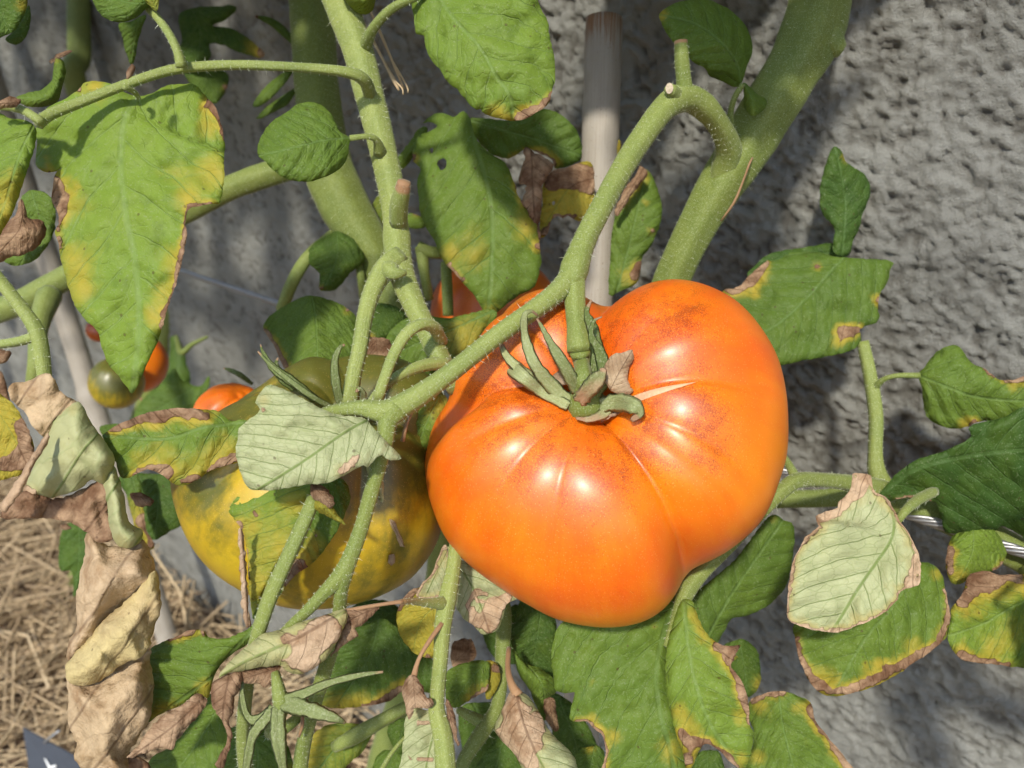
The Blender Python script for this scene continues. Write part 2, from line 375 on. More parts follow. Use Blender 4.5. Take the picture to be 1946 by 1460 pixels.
def build_straw():
    n = 24000
    V = []; F = []; T = []
    xs = RNG.uniform(-1.9, 0.6, n*2); ys = RNG.uniform(0.0, 1.9, n*2)
    ok = (xs*(-WN[0])+ys*(-WN[1]) < WALL_D-0.01); xs = xs[ok][:n]; ys = ys[ok][:n]
    for i in range(len(xs)):
        fine = RNG.random() < 0.72
        L = RNG.uniform(0.02, 0.09) if fine else RNG.uniform(0.08, 0.26)
        w = RNG.uniform(0.0003, 0.0009) if fine else RNG.uniform(0.0008, 0.0021)
        an = RNG.uniform(0, 2*math.pi); el = RNG.normal(0, 0.16)
        z0 = 0.012+0.038*RNG.random()**1.5
        d = np.array([math.cos(an)*math.cos(el), math.sin(an)*math.cos(el), math.sin(el)])
        nr = np.array([-math.sin(an), math.cos(an), 0]); uu = np.cross(d, nr)
        bend = RNG.normal(0, 0.10)*L
        b = len(V); c0 = np.array([xs[i], ys[i], z0]); k = 3
        for j in range(k):
            s = j/(k-1)-0.5
            c = c0+d*L*s+nr*bend*(0.25-s*s)*4+uu*0.0
            c[2] = max(c[2], 0.004)
            if c@(-WN) > WALL_D-0.006: c = c+WN*(c@(-WN)-WALL_D+0.006)
            V += [c+nr*w, c-nr*w*0.5+uu*w*0.8, c-nr*w*0.5-uu*w*0.8]
        tn = np.clip(RNG.normal(0.72, 0.27), 0, 1); T += [tn]*(3*k)
        for j in range(k-1):
            for q in range(3):
                F.append([b+3*j+q, b+3*j+(q+1) % 3, b+3*j+3+(q+1) % 3, b+3*j+3+q])
    o = mesh_obj('straw_mulch', V, F, M_STRAW, None, {'tone': np.array(T)})
    o['kind'] = 'stuff'; tag(o, 'loose dry straw mulch lying over the soil at the wall foot', 'straw')
build_straw()

# ------------------------------------------------------------------ plant parts
HAIRS = {}
def tube(pts, parent, name='stem', tone=0.6, seg=16, ridge=0.05, hair=0.0, brown0=0.0, brown1=0.0, mat=None, cap=True, nodes=None, world=False, brownf=None):
    """pts: (x_px, y_px, depth, width_px) control points, or world (x,y,z,radius) when world=True"""
    P = np.asarray(pts, float)
    if world: C = P[:, :3]; R = P[:, 3]
    else:
        C = pix(P[:, 0], P[:, 1], P[:, 2]); R = P[:, 3]/2*P[:, 2]/FPX
    Q = catmull(np.concatenate([C, R[:, None]], 1)*1000.0, step=1e9) if len(P) < 2 else None
    # resample in 3-D
    X = np.concatenate([C, R[:, None]], 1); out = []
    n = len(X)
    for i in range(n-1):
        p1, p2 = X[i], X[i+1]; p0 = X[i-1] if i else 2*p1-p2; p3 = X[i+2] if i < n-2 else 2*p2-p1
        k = max(3, int(np.linalg.norm((p2-p1)[:3])/0.0025)); k = min(k, 40)
        for j in range(k):
            t = j/k; out.append(0.5*((2*p1)+(-p0+p2)*t+(2*p0-5*p1+4*p2-p3)*t*t+(-p0+3*p1-3*p2+p3)*t**3))
    out.append(X[-1]); X = np.array(out); C = X[:, :3]; R = np.maximum(X[:, 3], 1e-4)
    T = np.gradient(C, axis=0); T /= np.linalg.norm(T, axis=1)[:, None]+1e-12
    N = np.zeros_like(T); ref = np.cross(T[0], [0.3, 0.2, 1.0]); ref /= np.linalg.norm(ref)
    for i in range(len(T)):
        ref = ref-T[i]*(ref@T[i]); ref /= np.linalg.norm(ref); N[i] = ref
    B = np.cross(T, N)
    s = np.concatenate([[0], np.cumsum(np.linalg.norm(np.diff(C, axis=0), axis=1))])
    th = np.arange(seg)*2*math.pi/seg
    sd = random.randint(0, 999)
    rad = R[:, None]*(1+ridge*np.cos(5*th[None, :]+sd)+ 0.5*ridge*np.cos(3*th[None, :]+1.3*sd) + 0.10*fbm(s[:, None]*140+sd, th[None, :]*0.8+0*s[:, None], sd, 2))
    if nodes:
        for (q, amp, wd_) in nodes: rad = rad*(1+amp*np.exp(-((s[:, None]/s[-1]-q)/wd_)**2))
    V = C[:, None, :]+rad[..., None]*(np.cos(th)[None, :, None]*N[:, None, :]+np.sin(th)[None, :, None]*B[:, None, :])
    m = len(C); idx = np.arange(m*seg).reshape(m, seg); nx = np.roll(idx, -1, axis=1)
    F = np.stack([idx[:-1], nx[:-1], nx[1:], idx[1:]], -1).reshape(-1, 4).tolist()
    V = V.reshape(-1, 3)
    fr = np.repeat(s/s[-1], seg)
    tn = np.full(len(V), tone); br = brown0*(1-fr)+brown1*fr
    if brownf is not None: br = brownf(fr)
    suv = np.stack([np.tile(np.cos(th)*0.5, m), np.repeat(s*60, seg)*0.05+np.tile(np.sin(th)*0.5, m)*0.0, np.tile(np.sin(th)*0.5, m)+sd], 1)
    suv = np.stack([np.tile(np.cos(th), m), np.repeat(s*20, seg), np.tile(np.sin(th), m)+sd], 1)
    if cap:
        V = np.concatenate([V, [C[0]-T[0]*R[0]*0.15, C[-1]+T[-1]*R[-1]*0.15]]); a, b = m*seg, m*seg+1
        F += [[a, int(nx[0, i]), int(idx[0, i])] for i in range(seg)]+[[b, int(idx[-1, i]), int(nx[-1, i])] for i in range(seg)]
        tn = np.append(tn, [tone]*2); br = np.append(br, [br[0], br[-1]]); suv = np.concatenate([suv, suv[:1], suv[-1:]])
    o = mesh_obj(name, V, F, mat or M_STEM, parent, {'tone': tn, 'brown': br}, {'suv': suv})
    if hair > 0:
        L = s[-1]; nh = int(hair*L*2*math.pi*R.mean()*1e6*1.1)
        key = parent if parent.parent is None else parent.parent
        lst = HAIRS.setdefault(key.name, [])
        ii = RNG.integers(0, m-1, nh); tt = RNG.uniform(0, 2*math.pi, nh)
        for i, a in zip(ii, tt):
            nr = math.cos(a)*N[i]+math.sin(a)*B[i]
            p = C[i]+nr*R[i]*0.98
            dr = nr+RNG.normal(0, 0.35, 3); dr /= np.linalg.norm(dr)
            ln = RNG.uniform(0.0004, 0.0009) if RNG.random() < 0.95 else RNG.uniform(0.0011, 0.0024)
            lst.append((p, dr, ln))
    return o

def hair_part(plant):
    lst = HAIRS.get(plant.name)
    if not lst: return
    P = np.array([l[0] for l in lst]); D = np.array([l[1] for l in lst]); L = np.array([l[2] for l in lst])
    S = np.cross(D, RNG.normal(0, 1, D.shape)); S /= np.linalg.norm(S, axis=1)[:, None]+1e-9
    w = 0.00004+L[:, None]*0.009
    G = np.array([0, 0, -1.0])
    tip = P+D*L[:, None]+G*L[:, None]*0.15
    V = np.stack([P+S*w, P-S*w, tip], 1).reshape(-1, 3)
    F = np.arange(len(V)).reshape(-1, 3)
    o = mesh_obj('plant_hairs', V, F, M_HAIR, plant, smooth_sh=False); o['kind'] = 'stuff'

LEAFN = [0]
def blobs(lst, x, y, reach):
    """spots of dead or yellow tissue; spots close to each other run together into a strip"""
    out = []; used = set()
    for i, (ax, ay, ar) in enumerate(lst):
        if i+1 < len(lst):
            bx, by, br = lst[i+1]
            if math.hypot(ax-bx, ay-by) < reach:
                ab = np.array([bx-ax, by-ay]); L2 = max(1e-6, float(ab@ab))
                t = np.clip(((x-ax)*ab[0]+(y-ay)*ab[1])/L2, 0, 1)
                out.append((np.hypot(x-ax-t*ab[0], y-ay-t*ab[1]), ar+(br-ar)*t)); used |= {i, i+1}; continue
        if i not in used: out.append((np.hypot(x-ax, y-ay), ar))
    return out
def leaf(parent, outline, mid, d, dt=0.0, ds=0.0, arch=0.0, fold=0.0, pil=0.0, pr=25.0, und=0, tone=0.5, dry=(), yel=(), dryall=0.0, yelall=0.0,
         wav=0.0018, grid=8.0, name='leaf', label=None, rag=0.9, holes=(), curl=0.0022, halo=1.0, edry=0.0):
    LEAFN[0] += 1; sd = LEAFN[0]*13
    O = catmull(outline, True, 6.0)
    if dryall > 0.6: O = O+np.stack([fbm(O[:, 0]/9+sd, O[:, 1]/9, sd, 2), fbm(O[:, 0]/9, O[:, 1]/9+sd, sd+3, 2)], 1)*9*rag
    O = O+np.stack([fbm(O[:, 0]/7+sd, O[:, 1]/7, sd, 2), fbm(O[:, 0]/7, O[:, 1]/7+sd, sd+3, 2)], 1)*5.0*rag
    Mid = catmull(mid, False, 14.0)
    lo = O.min(0); hi = O.max(0)
    gx, gy = np.meshgrid(np.arange(lo[0], hi[0], grid), np.arange(lo[1], hi[1], grid*0.866)); gx = gx+(np.arange(gx.shape[0]) % 2)[:, None]*grid*0.5
    G = np.stack([gx.ravel(), gy.ravel()], 1)+RNG.normal(0, grid*0.10, (gx.size, 2))
    G = G[inside(O, G)]
    e0, _, _, _ = seg_dist(O, G, True); G = G[e0 > 3.2]
    loops = [O]
    for (hx, hy, hr) in holes:
        a = np.arange(10)*2*math.pi/10
        hl = np.stack([hx+np.cos(a)*hr*RNG.uniform(0.7, 1.2, 10), hy+np.sin(a)*hr*1.3*RNG.uniform(0.7, 1.2, 10)], 1); loops.append(hl)
        G = G[np.hypot(G[:, 0]-hx, G[:, 1]-hy) > hr*1.9]
    pts = []; edges = []
    for lp in loops:
        b = len(pts); pts += lp.tolist(); k = len(lp); edges += [(b+i, b+(i+1) % k) for i in range(k)]
    pts += G.tolist()
    r = delaunay_2d_cdt([Vector(p) for p in pts], edges, [], 1 if not holes else 2, 1e-4)
    V2 = np.array([(v.x, v.y) for v in r[0]]); F = [list(f) for f in r[2]]
    if holes or True:
        cen = np.array([V2[f].mean(0) for f in F]); keep = inside(O, cen)
        for hl in loops[1:]: keep &= ~inside(hl, cen)
        F = [f for f, k in zip(F, keep) if k]
    # orientation: make faces point at the camera (image y runs down)
    F2 = []
    for f in F:
        a, b, c = V2[f[0]], V2[f[1]], V2[f[2]]
        F2.append(f if (b[0]-a[0])*(c[1]-a[1])-(b[1]-a[1])*(c[0]-a[0]) < 0 else f[::-1])
    F = F2
    dist, sp, sg, L = seg_dist(Mid, V2); u = sp/L; v = sg*dist/L
    e, _, _, _ = seg_dist(O, V2, True)
    # tissue state
    x, y = V2[:, 0], V2[:, 1]
    nw = np.maximum(0.45, 1+1.7*fbm(x/30, y/30, sd, 3))
    dr = np.full(len(V2), float(dryall)); ye = np.full(len(V2), float(yelall))
    for (q, br) in blobs(dry, x, y, 62):
        q = q*nw; dr = np.maximum(dr, 1-smooth(br*0.6, br*1.3, q)); ye = np.maximum(ye, halo*np.where(br < 6.5, 0.45, 1.0)*(1-smooth(br*0.9, br*1.0+np.minimum(20, br*1.5), q)))
    for (q, br) in blobs(yel, x, y, 60):
        q = q*(1+1.1*fbm(x/30, y/30, sd+2, 3)); ye = np.maximum(ye, (0.35+0.45*smooth(75, 12, e))*(1-smooth(0, br*2.1, q)))
    if edry > 0: dr = np.maximum(dr, 1-smooth(edry*0.5, edry, e*nw)); ye = np.maximum(ye, 1-smooth(edry, edry*2.2+6, e*nw))
    # depth field: tilted, arched, folded along the midrib, quilted between veins
    side_off = np.where(sg > 0, 0.45, 0.0)
    ph = (u-0.8*np.abs(v)-0.9*v*v)*6.5+side_off
    quilt = np.abs(np.sin(math.pi*ph))*smooth(0.0, 0.06, np.abs(v))
    px2m = d/FPX
    dep = d+dt*u+ds*v*2+arch*4*(u-0.5)**2-arch+fold*np.minimum(np.abs(v), 0.6)
    dep = dep-0.0009*quilt*min(1.0, L/160)+wav*fbm(x/55+sd, y/55, sd+5, 3)*4
    dep = dep+0.0016*smooth(14, 0, e)*(1-dr)                       # margins turn away a little
    crk = fbm(x/(26 if pil else 17), y/(26 if pil else 17), sd+9, 3)*(0.6 if pil else 1.0)
    dep = dep-dr*(curl*0.5*smooth(22, 0, e)-curl*1.6*crk)
    if pil: dep = dep-pil*(1-np.exp(-e/pr))
    P = pix(x, y, dep); Pb = pix(x, y, dep+0.00045)
    n = len(P); VV = np.concatenate([P, Pb])
    FF = F+[[a+n for a in f[::-1]] for f in F]
    cnt = {}
    for f in F:
        for i in range(len(f)):
            a, b = f[i], f[(i+1) % len(f)]; cnt[(a, b)] = 1
    for (a, b) in list(cnt):
        if (b, a) not in cnt: FF.append([b, a, a+n, b+n])
    luv = np.stack([u, v, np.full(n, sd*0.37)], 1)
    at = {'dry': np.tile(dr, 2), 'yel': np.tile(ye, 2), 'und': np.concatenate([np.full(n, float(und)), np.full(n, 1.0-und)]), 'tone': np.full(2*n, float(tone))}
    o = mesh_obj(name, VV, FF, M_LEAF, parent, at, {'luv': np.tile(luv, (2, 1))})
    if label: o['label'] = label
    return o

def sepal(pts, parent, tone=0.5, brown=0.2, flat=0.35, name='sepal', mat=None, twist=0.0):
    """narrow tapering leaf-like blade along a 3-D polyline (x_px, y_px, depth, width_px)"""
    P = np.asarray(pts, float); C = pix(P[:, 0], P[:, 1], P[:, 2]); R = P[:, 3]/2*P[:, 2]/FPX
    X = np.concatenate([C, R[:, None]], 1); out = []; n = len(X)
    for i in range(n-1):
        p1, p2 = X[i], X[i+1]; p0 = X[i-1] if i else 2*p1-p2; p3 = X[i+2] if i < n-2 else 2*p2-p1
        for j in range(8):
            t = j/8; out.append(0.5*((2*p1)+(-p0+p2)*t+(2*p0-5*p1+4*p2-p3)*t*t+(-p0+3*p1-3*p2+p3)*t**3))
    out.append(X[-1]); X = np.array(out); C = X[:, :3]; R = np.maximum(X[:, 3], 6e-5); m = len(C)
    T = np.gradient(C, axis=0); T /= np.linalg.norm(T, axis=1)[:, None]
    view = C-CAM; view /= np.linalg.norm(view, axis=1)[:, None]
    S = np.cross(T, view); S /= np.linalg.norm(S, axis=1)[:, None]; B = np.cross(S, T)
    if twist:
        a = np.linspace(0, twist, m)[:, None]; S, B = S*np.cos(a)+B*np.sin(a), B*np.cos(a)-S*np.sin(a)
    sec = [(-1, 0.1), (-0.55, -0.30), (-0.12, -0.08), (0.12, -0.08), (0.55, -0.30), (1, 0.1), (0.5, -0.06), (0, 0.12), (-0.5, -0.06)]
    k = len(sec); V = np.zeros((m, k, 3)); sd = random.random()*50
    jit = 0.82+0.35*fbm(np.arange(m)*0.6+sd, np.zeros(m), int(sd), 2)
    for q, (a, b) in enumerate(sec): V[:, q] = C+S*(R*jit)[:, None]*a+B*(R)[:, None]*b*flat*2.2
    idx = np.arange(m*k).reshape(m, k); nx = np.roll(idx, -1, axis=1)
    F = np.stack([idx[:-1], nx[:-1], nx[1:], idx[1:]], -1).reshape(-1, 4).tolist()+[idx[0][::-1].tolist(), idx[-1].tolist()]
    fr = np.repeat(np.linspace(0, 1, m), k)
    br = np.clip(brown+smooth(0.72, 1.0, fr)*0.8, 0, 1)
    suv = np.stack([np.tile([s[0] for s in sec], m), fr*3, np.full(m*k, sd)], 1)
    return mesh_obj(name, V.reshape(-1, 3), F, mat or M_SEPAL, parent, {'tone': np.full(m*k, tone), 'brown': br}, {'suv': suv})

def tomato_body(parent, cx, cy, d, outline, rz, cal, creases, mat, dim=0.24, dimw=0.30, reds=(), greens=(), gshoulder=0.0, rshoulder=0.35, name='fruit_body', nt=120, npsi=220, ribs=0.006):
    """closed lobed body: silhouette from the outline, depth from the fruit's own roundness; returns (object, surface function)"""
    O = np.asarray(outline, float); k = d/FPX
    al = np.arctan2(O[:, 1]-cy, O[:, 0]-cx); rr = np.hypot(O[:, 0]-cx, O[:, 1]-cy)*k*0.985
    o_ = np.argsort(al); al = al[o_]; rr = rr[o_]
    ala = np.concatenate([al-2*math.pi, al, al+2*math.pi]); rra = np.tile(rr, 3)
    fine = np.linspace(-math.pi, math.pi, 361); rf = np.interp(fine, ala, rra)
    ker = np.exp(-np.linspace(-2, 2, 13)**2); ker /= ker.sum(); rf = np.convolve(np.concatenate([rf[-7:-1], rf, rf[1:7]]), ker, 'valid')
    # camera-aligned axes at the centre: a right, b down, w towards the camera
    ctr = pix(cx, cy, d); wv = CAM-ctr; wv = wv/np.linalg.norm(wv); av = np.cross(wv, UP); av = -av/np.linalg.norm(av)
    av = np.cross(UP, wv); av /= np.linalg.norm(av); bv = -np.cross(wv, av)
    rm = rf.mean()
    # calyx direction
    ca = np.array([(cal[0]-cx)*k, (cal[1]-cy)*k]); cn = np.hypot(*ca)/rm
    c = np.array([ca[0]/rm, ca[1]/rm, math.sqrt(max(0.05, 1-cn*cn))]); c[2] *= rz/rm; c /= np.linalg.norm(c)
    e1 = np.array([1.0, 0, 0])-c*c[0]; e1 /= np.linalg.norm(e1); e2 = np.cross(c, e1)
    if e2[1] < 0: e2 = -e2
    def surf(t, psi, off=0.0):
        t = np.asarray(t, float); psi = np.asarray(psi, float)
        D = np.cos(t)[..., None]*c+np.sin(t)[..., None]*(np.cos(psi)[..., None]*e1+np.sin(psi)[..., None]*e2)
        s = np.hypot(D[..., 0], D[..., 1]); ang = np.arctan2(D[..., 1], D[..., 0])
        r0 = np.interp(ang, fine, rf); p = 2.25
        r = ((s/r0)**p+(np.abs(D[..., 2])/rz)**p)**(-1/p)
        f = 1-dim*np.exp(-(t/dimw)**2)-0.10*np.exp(-((math.pi-t)/0.35)**2)
        for (pc, am, wd_, tm, bend) in creases:
            dp = (psi-pc-bend*t+math.pi) % (2*math.pi)-math.pi
            q = np.abs(dp)*np.clip(np.sin(t), 0.12, 1)
            env = smooth(0.02, 0.22, t)*(1-smooth(tm*0.6, tm, t))
            f = f-env*(am*0.6*np.exp(-(q/wd_)**2)+am*0.4*np.exp(-q/(wd_*0.28)))
        f = f+ribs*np.sin(psi*11+1.3+2*np.sin(psi*2))*smooth(0.1, 0.5, t)*(1-smooth(1.2, 2.2, t))
        r = r*f+off
        L = D*r[..., None]
        return ctr+L[..., :1]*av+L[..., 1:2]*bv+L[..., 2:3]*wv
    t = np.linspace(0, 1, nt)**1.15*math.pi; psi = np.arange(npsi)*2*math.pi/npsi-math.pi
    TT, PP = np.meshgrid(t[1:-1], psi, indexing='ij')
    V = surf(TT, PP); m = nt-2
    top = surf(np.array([0.001]), np.array([0.0])); bot = surf(np.array([math.pi-0.001]), np.array([0.0]))
    idx = np.arange(m*npsi).reshape(m, npsi); nx = np.roll(idx, -1, axis=1)
    F = np.stack([idx[:-1], idx[1:], nx[1:], nx[:-1]], -1).reshape(-1, 4).tolist()
    a, b = m*npsi, m*npsi+1
    F += [[a, int(idx[0, i]), int(nx[0, i])] for i in range(npsi)]+[[b, int(nx[-1, i]), int(idx[-1, i])] for i in range(npsi)]
    VV = np.concatenate([V.reshape(-1, 3), top, bot])
    tf = np.concatenate([TT.ravel(), [0, math.pi]]); pf = np.concatenate([PP.ravel(), [0, 0]])
    q = VV-CAM; dz = q@FW; sx = 973+FPX*(q@RT)/dz; sy = 730-FPX*(q@UP)/dz; front = ((VV-ctr)@wv > -0.2*rz)
    rd = rshoulder*np.exp(-((tf-0.52)/0.30)**2)
    for (bx, by, br, am) in reds: rd = np.maximum(rd, np.where(front, am*np.exp(-((sx-bx)**2+(sy-by)**2)/br**2), 0))
    gr = gshoulder*(1-smooth(0.5, 1.35, tf))
    for (bx, by, br, am) in greens: gr = np.maximum(gr, np.where(front, am*np.exp(-((sx-bx)**2+(sy-by)**2)/br**2), 0))
    ob = mesh_obj(name, VV, F, mat, parent, {'red': rd, 'gre': gr}, {'tuv': np.stack([pf, tf, np.zeros(len(tf))], 1)})
    # outward orientation
    me = ob.data; n0 = me.polygons[len(me.polygons)//3]; cc = np.array(n0.center)+np.array(ob['_loc'])-ctr
    if np.dot(np.array(n0.normal), cc) < 0: me.flip_normals()
    return ob, surf
def ell(cx, cy, rx, ry, n=40, rot=0.0, lob=0.0, k=5):
    a = np.arange(n)*2*math.pi/n; r = 1+lob*np.cos(k*a+1)
    return [(cx+rx*r[i]*math.cos(a[i])*math.cos(rot)-ry*r[i]*math.sin(a[i])*math.sin(rot), cy+rx*r[i]*math.cos(a[i])*math.sin(rot)+ry*r[i]*math.sin(a[i])*math.cos(rot)) for i in range(n)]
# ------------------------------------------------------------------ stakes, cable, tag
def ground_under(p): return np.array([p[0], p[1], 0.0])
st = root('bamboo_stake', ground_under(pix(1120, 700, .40)), 'pale weathered bamboo stake with flat sawn top behind the big orange tomato', 'stake', 'bamboo stakes')
p0 = pix(1148, 36, .385); p1 = pix(1131, 560, .395); dirv = (p1-p0)/np.linalg.norm(p1-p0); gp = p0+dirv*((p0[2]+0.03)/(-dirv[2]))
def bam(a, b, r0, r1, parent, nodes, topbrown):
    pts = []
    for q in np.linspace(0, 1, 9): c = a+(b-a)*q; pts.append((*c, r0+(r1-r0)*q))
    tube(pts, parent, 'cane', seg=28, ridge=0.008, mat=M_BAM, world=True, nodes=nodes, cap=True,
         brownf=lambda f: topbrown*(1-smooth(0.0, 0.035, f))*0.50+0.06)
bam(p0, gp, .0091, .0093, st, [(0.52, .10, .006), (0.85, .10, .006)], 1.0)
ring = []
Nn = np.cross(dirv, [1, 0, 0]); Nn /= np.linalg.norm(Nn); Bn = np.cross(dirv, Nn)
cc = [p0-dirv*0.0004+(Nn*math.cos(a)+Bn*math.sin(a))*0.0078 for a in np.arange(20)*math.pi/10]+[p0-dirv*0.0016]
mesh_obj('cut_end', cc, [[20, i, (i+1) % 20] for i in range(20)], plain('sawn_bamboo', (0.40, 0.27, 0.15), .8, 0, .5, 900, .8), st)
q0 = pix(40, 330, .80); q1 = pix(185, 790, .86); dv2 = (q1-q0)/np.linalg.norm(q1-q0); gq = q0+dv2*((q0[2]+0.03)/(-dv2[2])); q00 = q0-dv2*0.45
st2 = root('bamboo_stake', ground_under(gq), 'grey bamboo stake with a ringed joint, leaning beside the small orange tomato', 'stake', 'bamboo stakes')
fr_ = 0.45/np.linalg.norm(gq-q00)
bam(q00, gq, .0108, .0118, st2, [(float(np.linalg.norm(pix(165, 752, .855)-q00)/np.linalg.norm(gq-q00)), .22, .008), (0.2, .2, .008)], 0.0)

# stranded steel cable, straight and level along the wall
cb0 = pix(1540, 915, .365); tt = np.linspace(-0.75, 2.2, 220); off = 1/0.0042
cab = root('wire_cable', cb0-WU*0.75, 'thin twisted steel cable stretched level along the wall', 'cable')
for k in range(6):
    pts = []
    V = []; F = []; seg = 6
    L = np.arange(-0.75, 2.2, 0.0035); c = cb0+L[:, None]*WU
    a = L*2*math.pi/0.034+k*math.pi/3; rad = 0.0016
    zc = np.array([0, 0, 1.0]); C = c+(np.cos(a)[:, None]*zc+np.sin(a)[:, None]*WN)*rad
    for s in range(seg):
        b = s*2*math.pi/seg; V.append(C+0.00092*(math.cos(b)*zc+math.sin(b)*WN))
    V = np.stack(V, 1); m = len(C); idx = np.arange(m*seg).reshape(m, seg); nx = np.roll(idx, -1, axis=1)
    F = np.stack([idx[:-1], nx[:-1], nx[1:], idx[1:]], -1).reshape(-1, 4)
    mesh_obj('strand', V.reshape(-1, 3), F, M_STEEL, cab)
for aa in (-0.70, 2.15):                                  # eye bolts that hold the cable to the wall
    e = cb0+aa*WU; dist = WALL_D-e@(-WN)
    tube([(*(e-WN*(-0.008)), .003), (*(e-WN*dist*0.5), .003), (*(e-WN*(dist+0.02)), .003)], cab, 'eye_bolt', mat=M_STEEL, world=True, seg=10, ridge=0)

# plant tag stuck in the straw
tg = root('plant_tag', ground_under(pix(95, 1440, .80)), 'dark slate plastic plant tag with a white mark stuck in the straw', 'tag')
tp = [(43, 1383, .745), (150, 1442, .735), (175, 1600, .745), (75, 1600, .755)]
F4 = pix(*np.array(tp).T); nb = np.cross(F4[1]-F4[0], F4[3]-F4[0]); nb /= np.linalg.norm(nb)
if nb@(CAM-F4[0]) < 0: nb = -nb
mesh_obj('tag_plate', np.concatenate([F4, F4-nb*.0015]), [[0, 1, 2, 3], [7, 6, 5, 4], [0, 4, 5, 1], [1, 5, 6, 2], [2, 6, 7, 3], [3, 7, 4, 0]], M_TAG, tg, smooth_sh=False)
def onplate(x, y):
    r = FW+((x-973)/FPX)*RT-((y-730)/FPX)*UP; t = ((F4[0]-CAM)@nb)/(r@nb); return CAM+r*t+nb*.0006
for poly in ([(84, 1440), (88, 1442), (100, 1462), (95, 1463)], [(97, 1455), (107, 1453), (108, 1457), (99, 1460)], [(88, 1462), (92, 1461), (108, 1488), (103, 1489)]):
    mesh_obj('white_mark', [onplate(*p) for p in poly], [[0, 1, 2, 3]], M_INK, tg, smooth_sh=False)
tube([(84, 1412, .738, 5), (98, 1400, .736, 6), (114, 1388, .736, 5)], tg, 'wire_pin', mat=M_STEEL, seg=8, ridge=0)

# ------------------------------------------------------------------ the plants
gA = np.array([-0.10, 0.40, 0.0]); gB = np.array([0.10, 0.33, 0.0]); gC = np.array([-0.62, 0.85, 0.0])
PA = root('tomato_plant', gA, 'hairy tomato plant with two parallel green stems and yellowing leaves, turning fruit below', 'tomato plant')
PB = root('tomato_plant', gB, 'tomato plant whose thick slanting stem carries the arched truss of the big tomato', 'tomato plant')
PC = root('tomato_plant', gC, 'blurred tomato plant behind the leaning grey stake', 'tomato plant')

# --- left plant stems
upA = pix(588, -40, .415)
tube([(*(upA+np.array([-.03, .03, .42])), .010), (*(upA+np.array([-.012, .012, .18])), .0115), (*upA, .0118)], PA, 'stem', .45, world=True, seg=20)
tube([(588, -45, .415, 84), (595, 60, .412, 84), (603, 180, .408, 84), (618, 300, .405, 92), (650, 385, .402, 96), (700, 470, .40, 80), (742, 560, .398, 62), (770, 650, .395, 58)], PA, 'stem', .22, hair=.5, seg=22, ridge=.04)
pe = pix(770, 650, .395)
tube([(*pe, .0078), (*(pe+np.array([.01, .02, -.16])), .009), (pe[0]-.05, pe[1]+.03, .2, .010), (gA[0], gA[1], -.02, .012)], PA, 'stem', .35, world=True)
tube([(636, 315, .405, 50), (560, 318, .40, 48), (500, 335, .398, 47), (430, 362, .40, 45), (330, 415, .41, 44), (200, 485, .42, 42), (110, 537, .43, 46), (40, 575, .435, 46), (-30, 600, .44, 48)], PA, 'side_branch', .42, hair=.35, seg=18)
up2 = pix(628, -45, .305)
tube([(*(up2+np.array([-.045, .09, .14])), .0095), (*(up2+np.array([-.015, .03, .05])), .0075), (*up2, .0068)], PA, 'stem', .6, world=True, seg=18)
tube([(628, -48, .305, 66), (652, 20, .302, 62), (680, 95, .299, 58), (702, 180, .296, 55), (722, 260, .293, 52), (742, 350, .29, 50), (752, 420, .287, 46), (757, 485, .284, 50), (765, 525, .281, 48), (785, 575, .278, 44), (812, 630, .274, 41), (838, 685, .271, 40), (868, 740, .275, 36)], PA, 'truss_stem', .72, hair=1.0, seg=20, ridge=.05, nodes=[(.64, .12, .02)])
tube([(757, 425, .283, 34), (758, 392, .277, 36), (765, 362, .272, 30), (768, 345, .270, 25)], PA, 'cut_stub', .65, brownf=lambda f: smooth(.7, .95, f), hair=.6)
tube([(735, 508, .278, 30), (742, 514, .273, 34), (752, 520, .271, 26), (772, 518, .272, 10)], PA, 'node_swelling', .75, hair=.7)
# pedicels into the turning tomato
tube([(757, 490, .282, 44), (732, 510, .277, 42), (708, 552, .272, 34), (694, 600, .268, 31), (684, 660, .264, 30), (672, 715, .262, 29), (664, 770, .262, 34)], PA, 'pedicel', .85, hair=1.0, seg=18, ridge=.06)
tube([(838, 648, .272, 26), (824, 622, .262, 24), (800, 617, .256, 22), (772, 636, .253, 22), (750, 672, .252, 21), (733, 715, .252, 20), (718, 760, .253, 22)], PA, 'pedicel', .9, hair=1.0, ridge=.08)
tube([(850, 690, .27, 26), (810, 694, .264, 24), (770, 708, .259, 20), (738, 728, .257, 19), (715, 752, .256, 18), (700, 778, .256, 18)], PA, 'pedicel', .85, hair=.9, ridge=.08)
# long leaf stalk to the left
tube([(705, 185, .293, 26), (690, 150, .281, 24), (655, 137, .277, 20), (590, 130, .274, 18), (520, 126, .271, 17.5), (440, 124, .270, 18), (345, 130, .268, 19), (290, 143, .266, 18), (220, 168, .264, 18), (150, 196, .262, 19), (95, 218, .258, 21), (72, 236, .255, 22)], PA, 'leaf_stalk', .55, hair=.9, ridge=.07)
tube([(345, 128, .263, 22), (338, 100, .262, 17), (322, 66, .262, 16), (300, 35, .264, 15), (278, 12, .266, 13), (262, -20, .268, 12)], PA, 'leaf_stalk', .6, hair=.8)
tube([(80, 232, .254, 18), (40, 208, .256, 16), (0, 202, .258, 14), (-40, 200, .26, 13)], PA, 'leaf_stalk', .7, hair=.6)
tube([(235, 165, .257, 10), (256, 176, .262, 10), (263, 186, .266, 9)], PA, 'leaf_stalk', .6, hair=.5)
tube([(692, 95, .297, 26), (705, 62, .288, 20), (725, 35, .283, 18), (752, 12, .28, 17), (790, -5, .278, 15), (835, -30, .278, 14)], PA, 'leaf_stalk', .4, hair=.8)
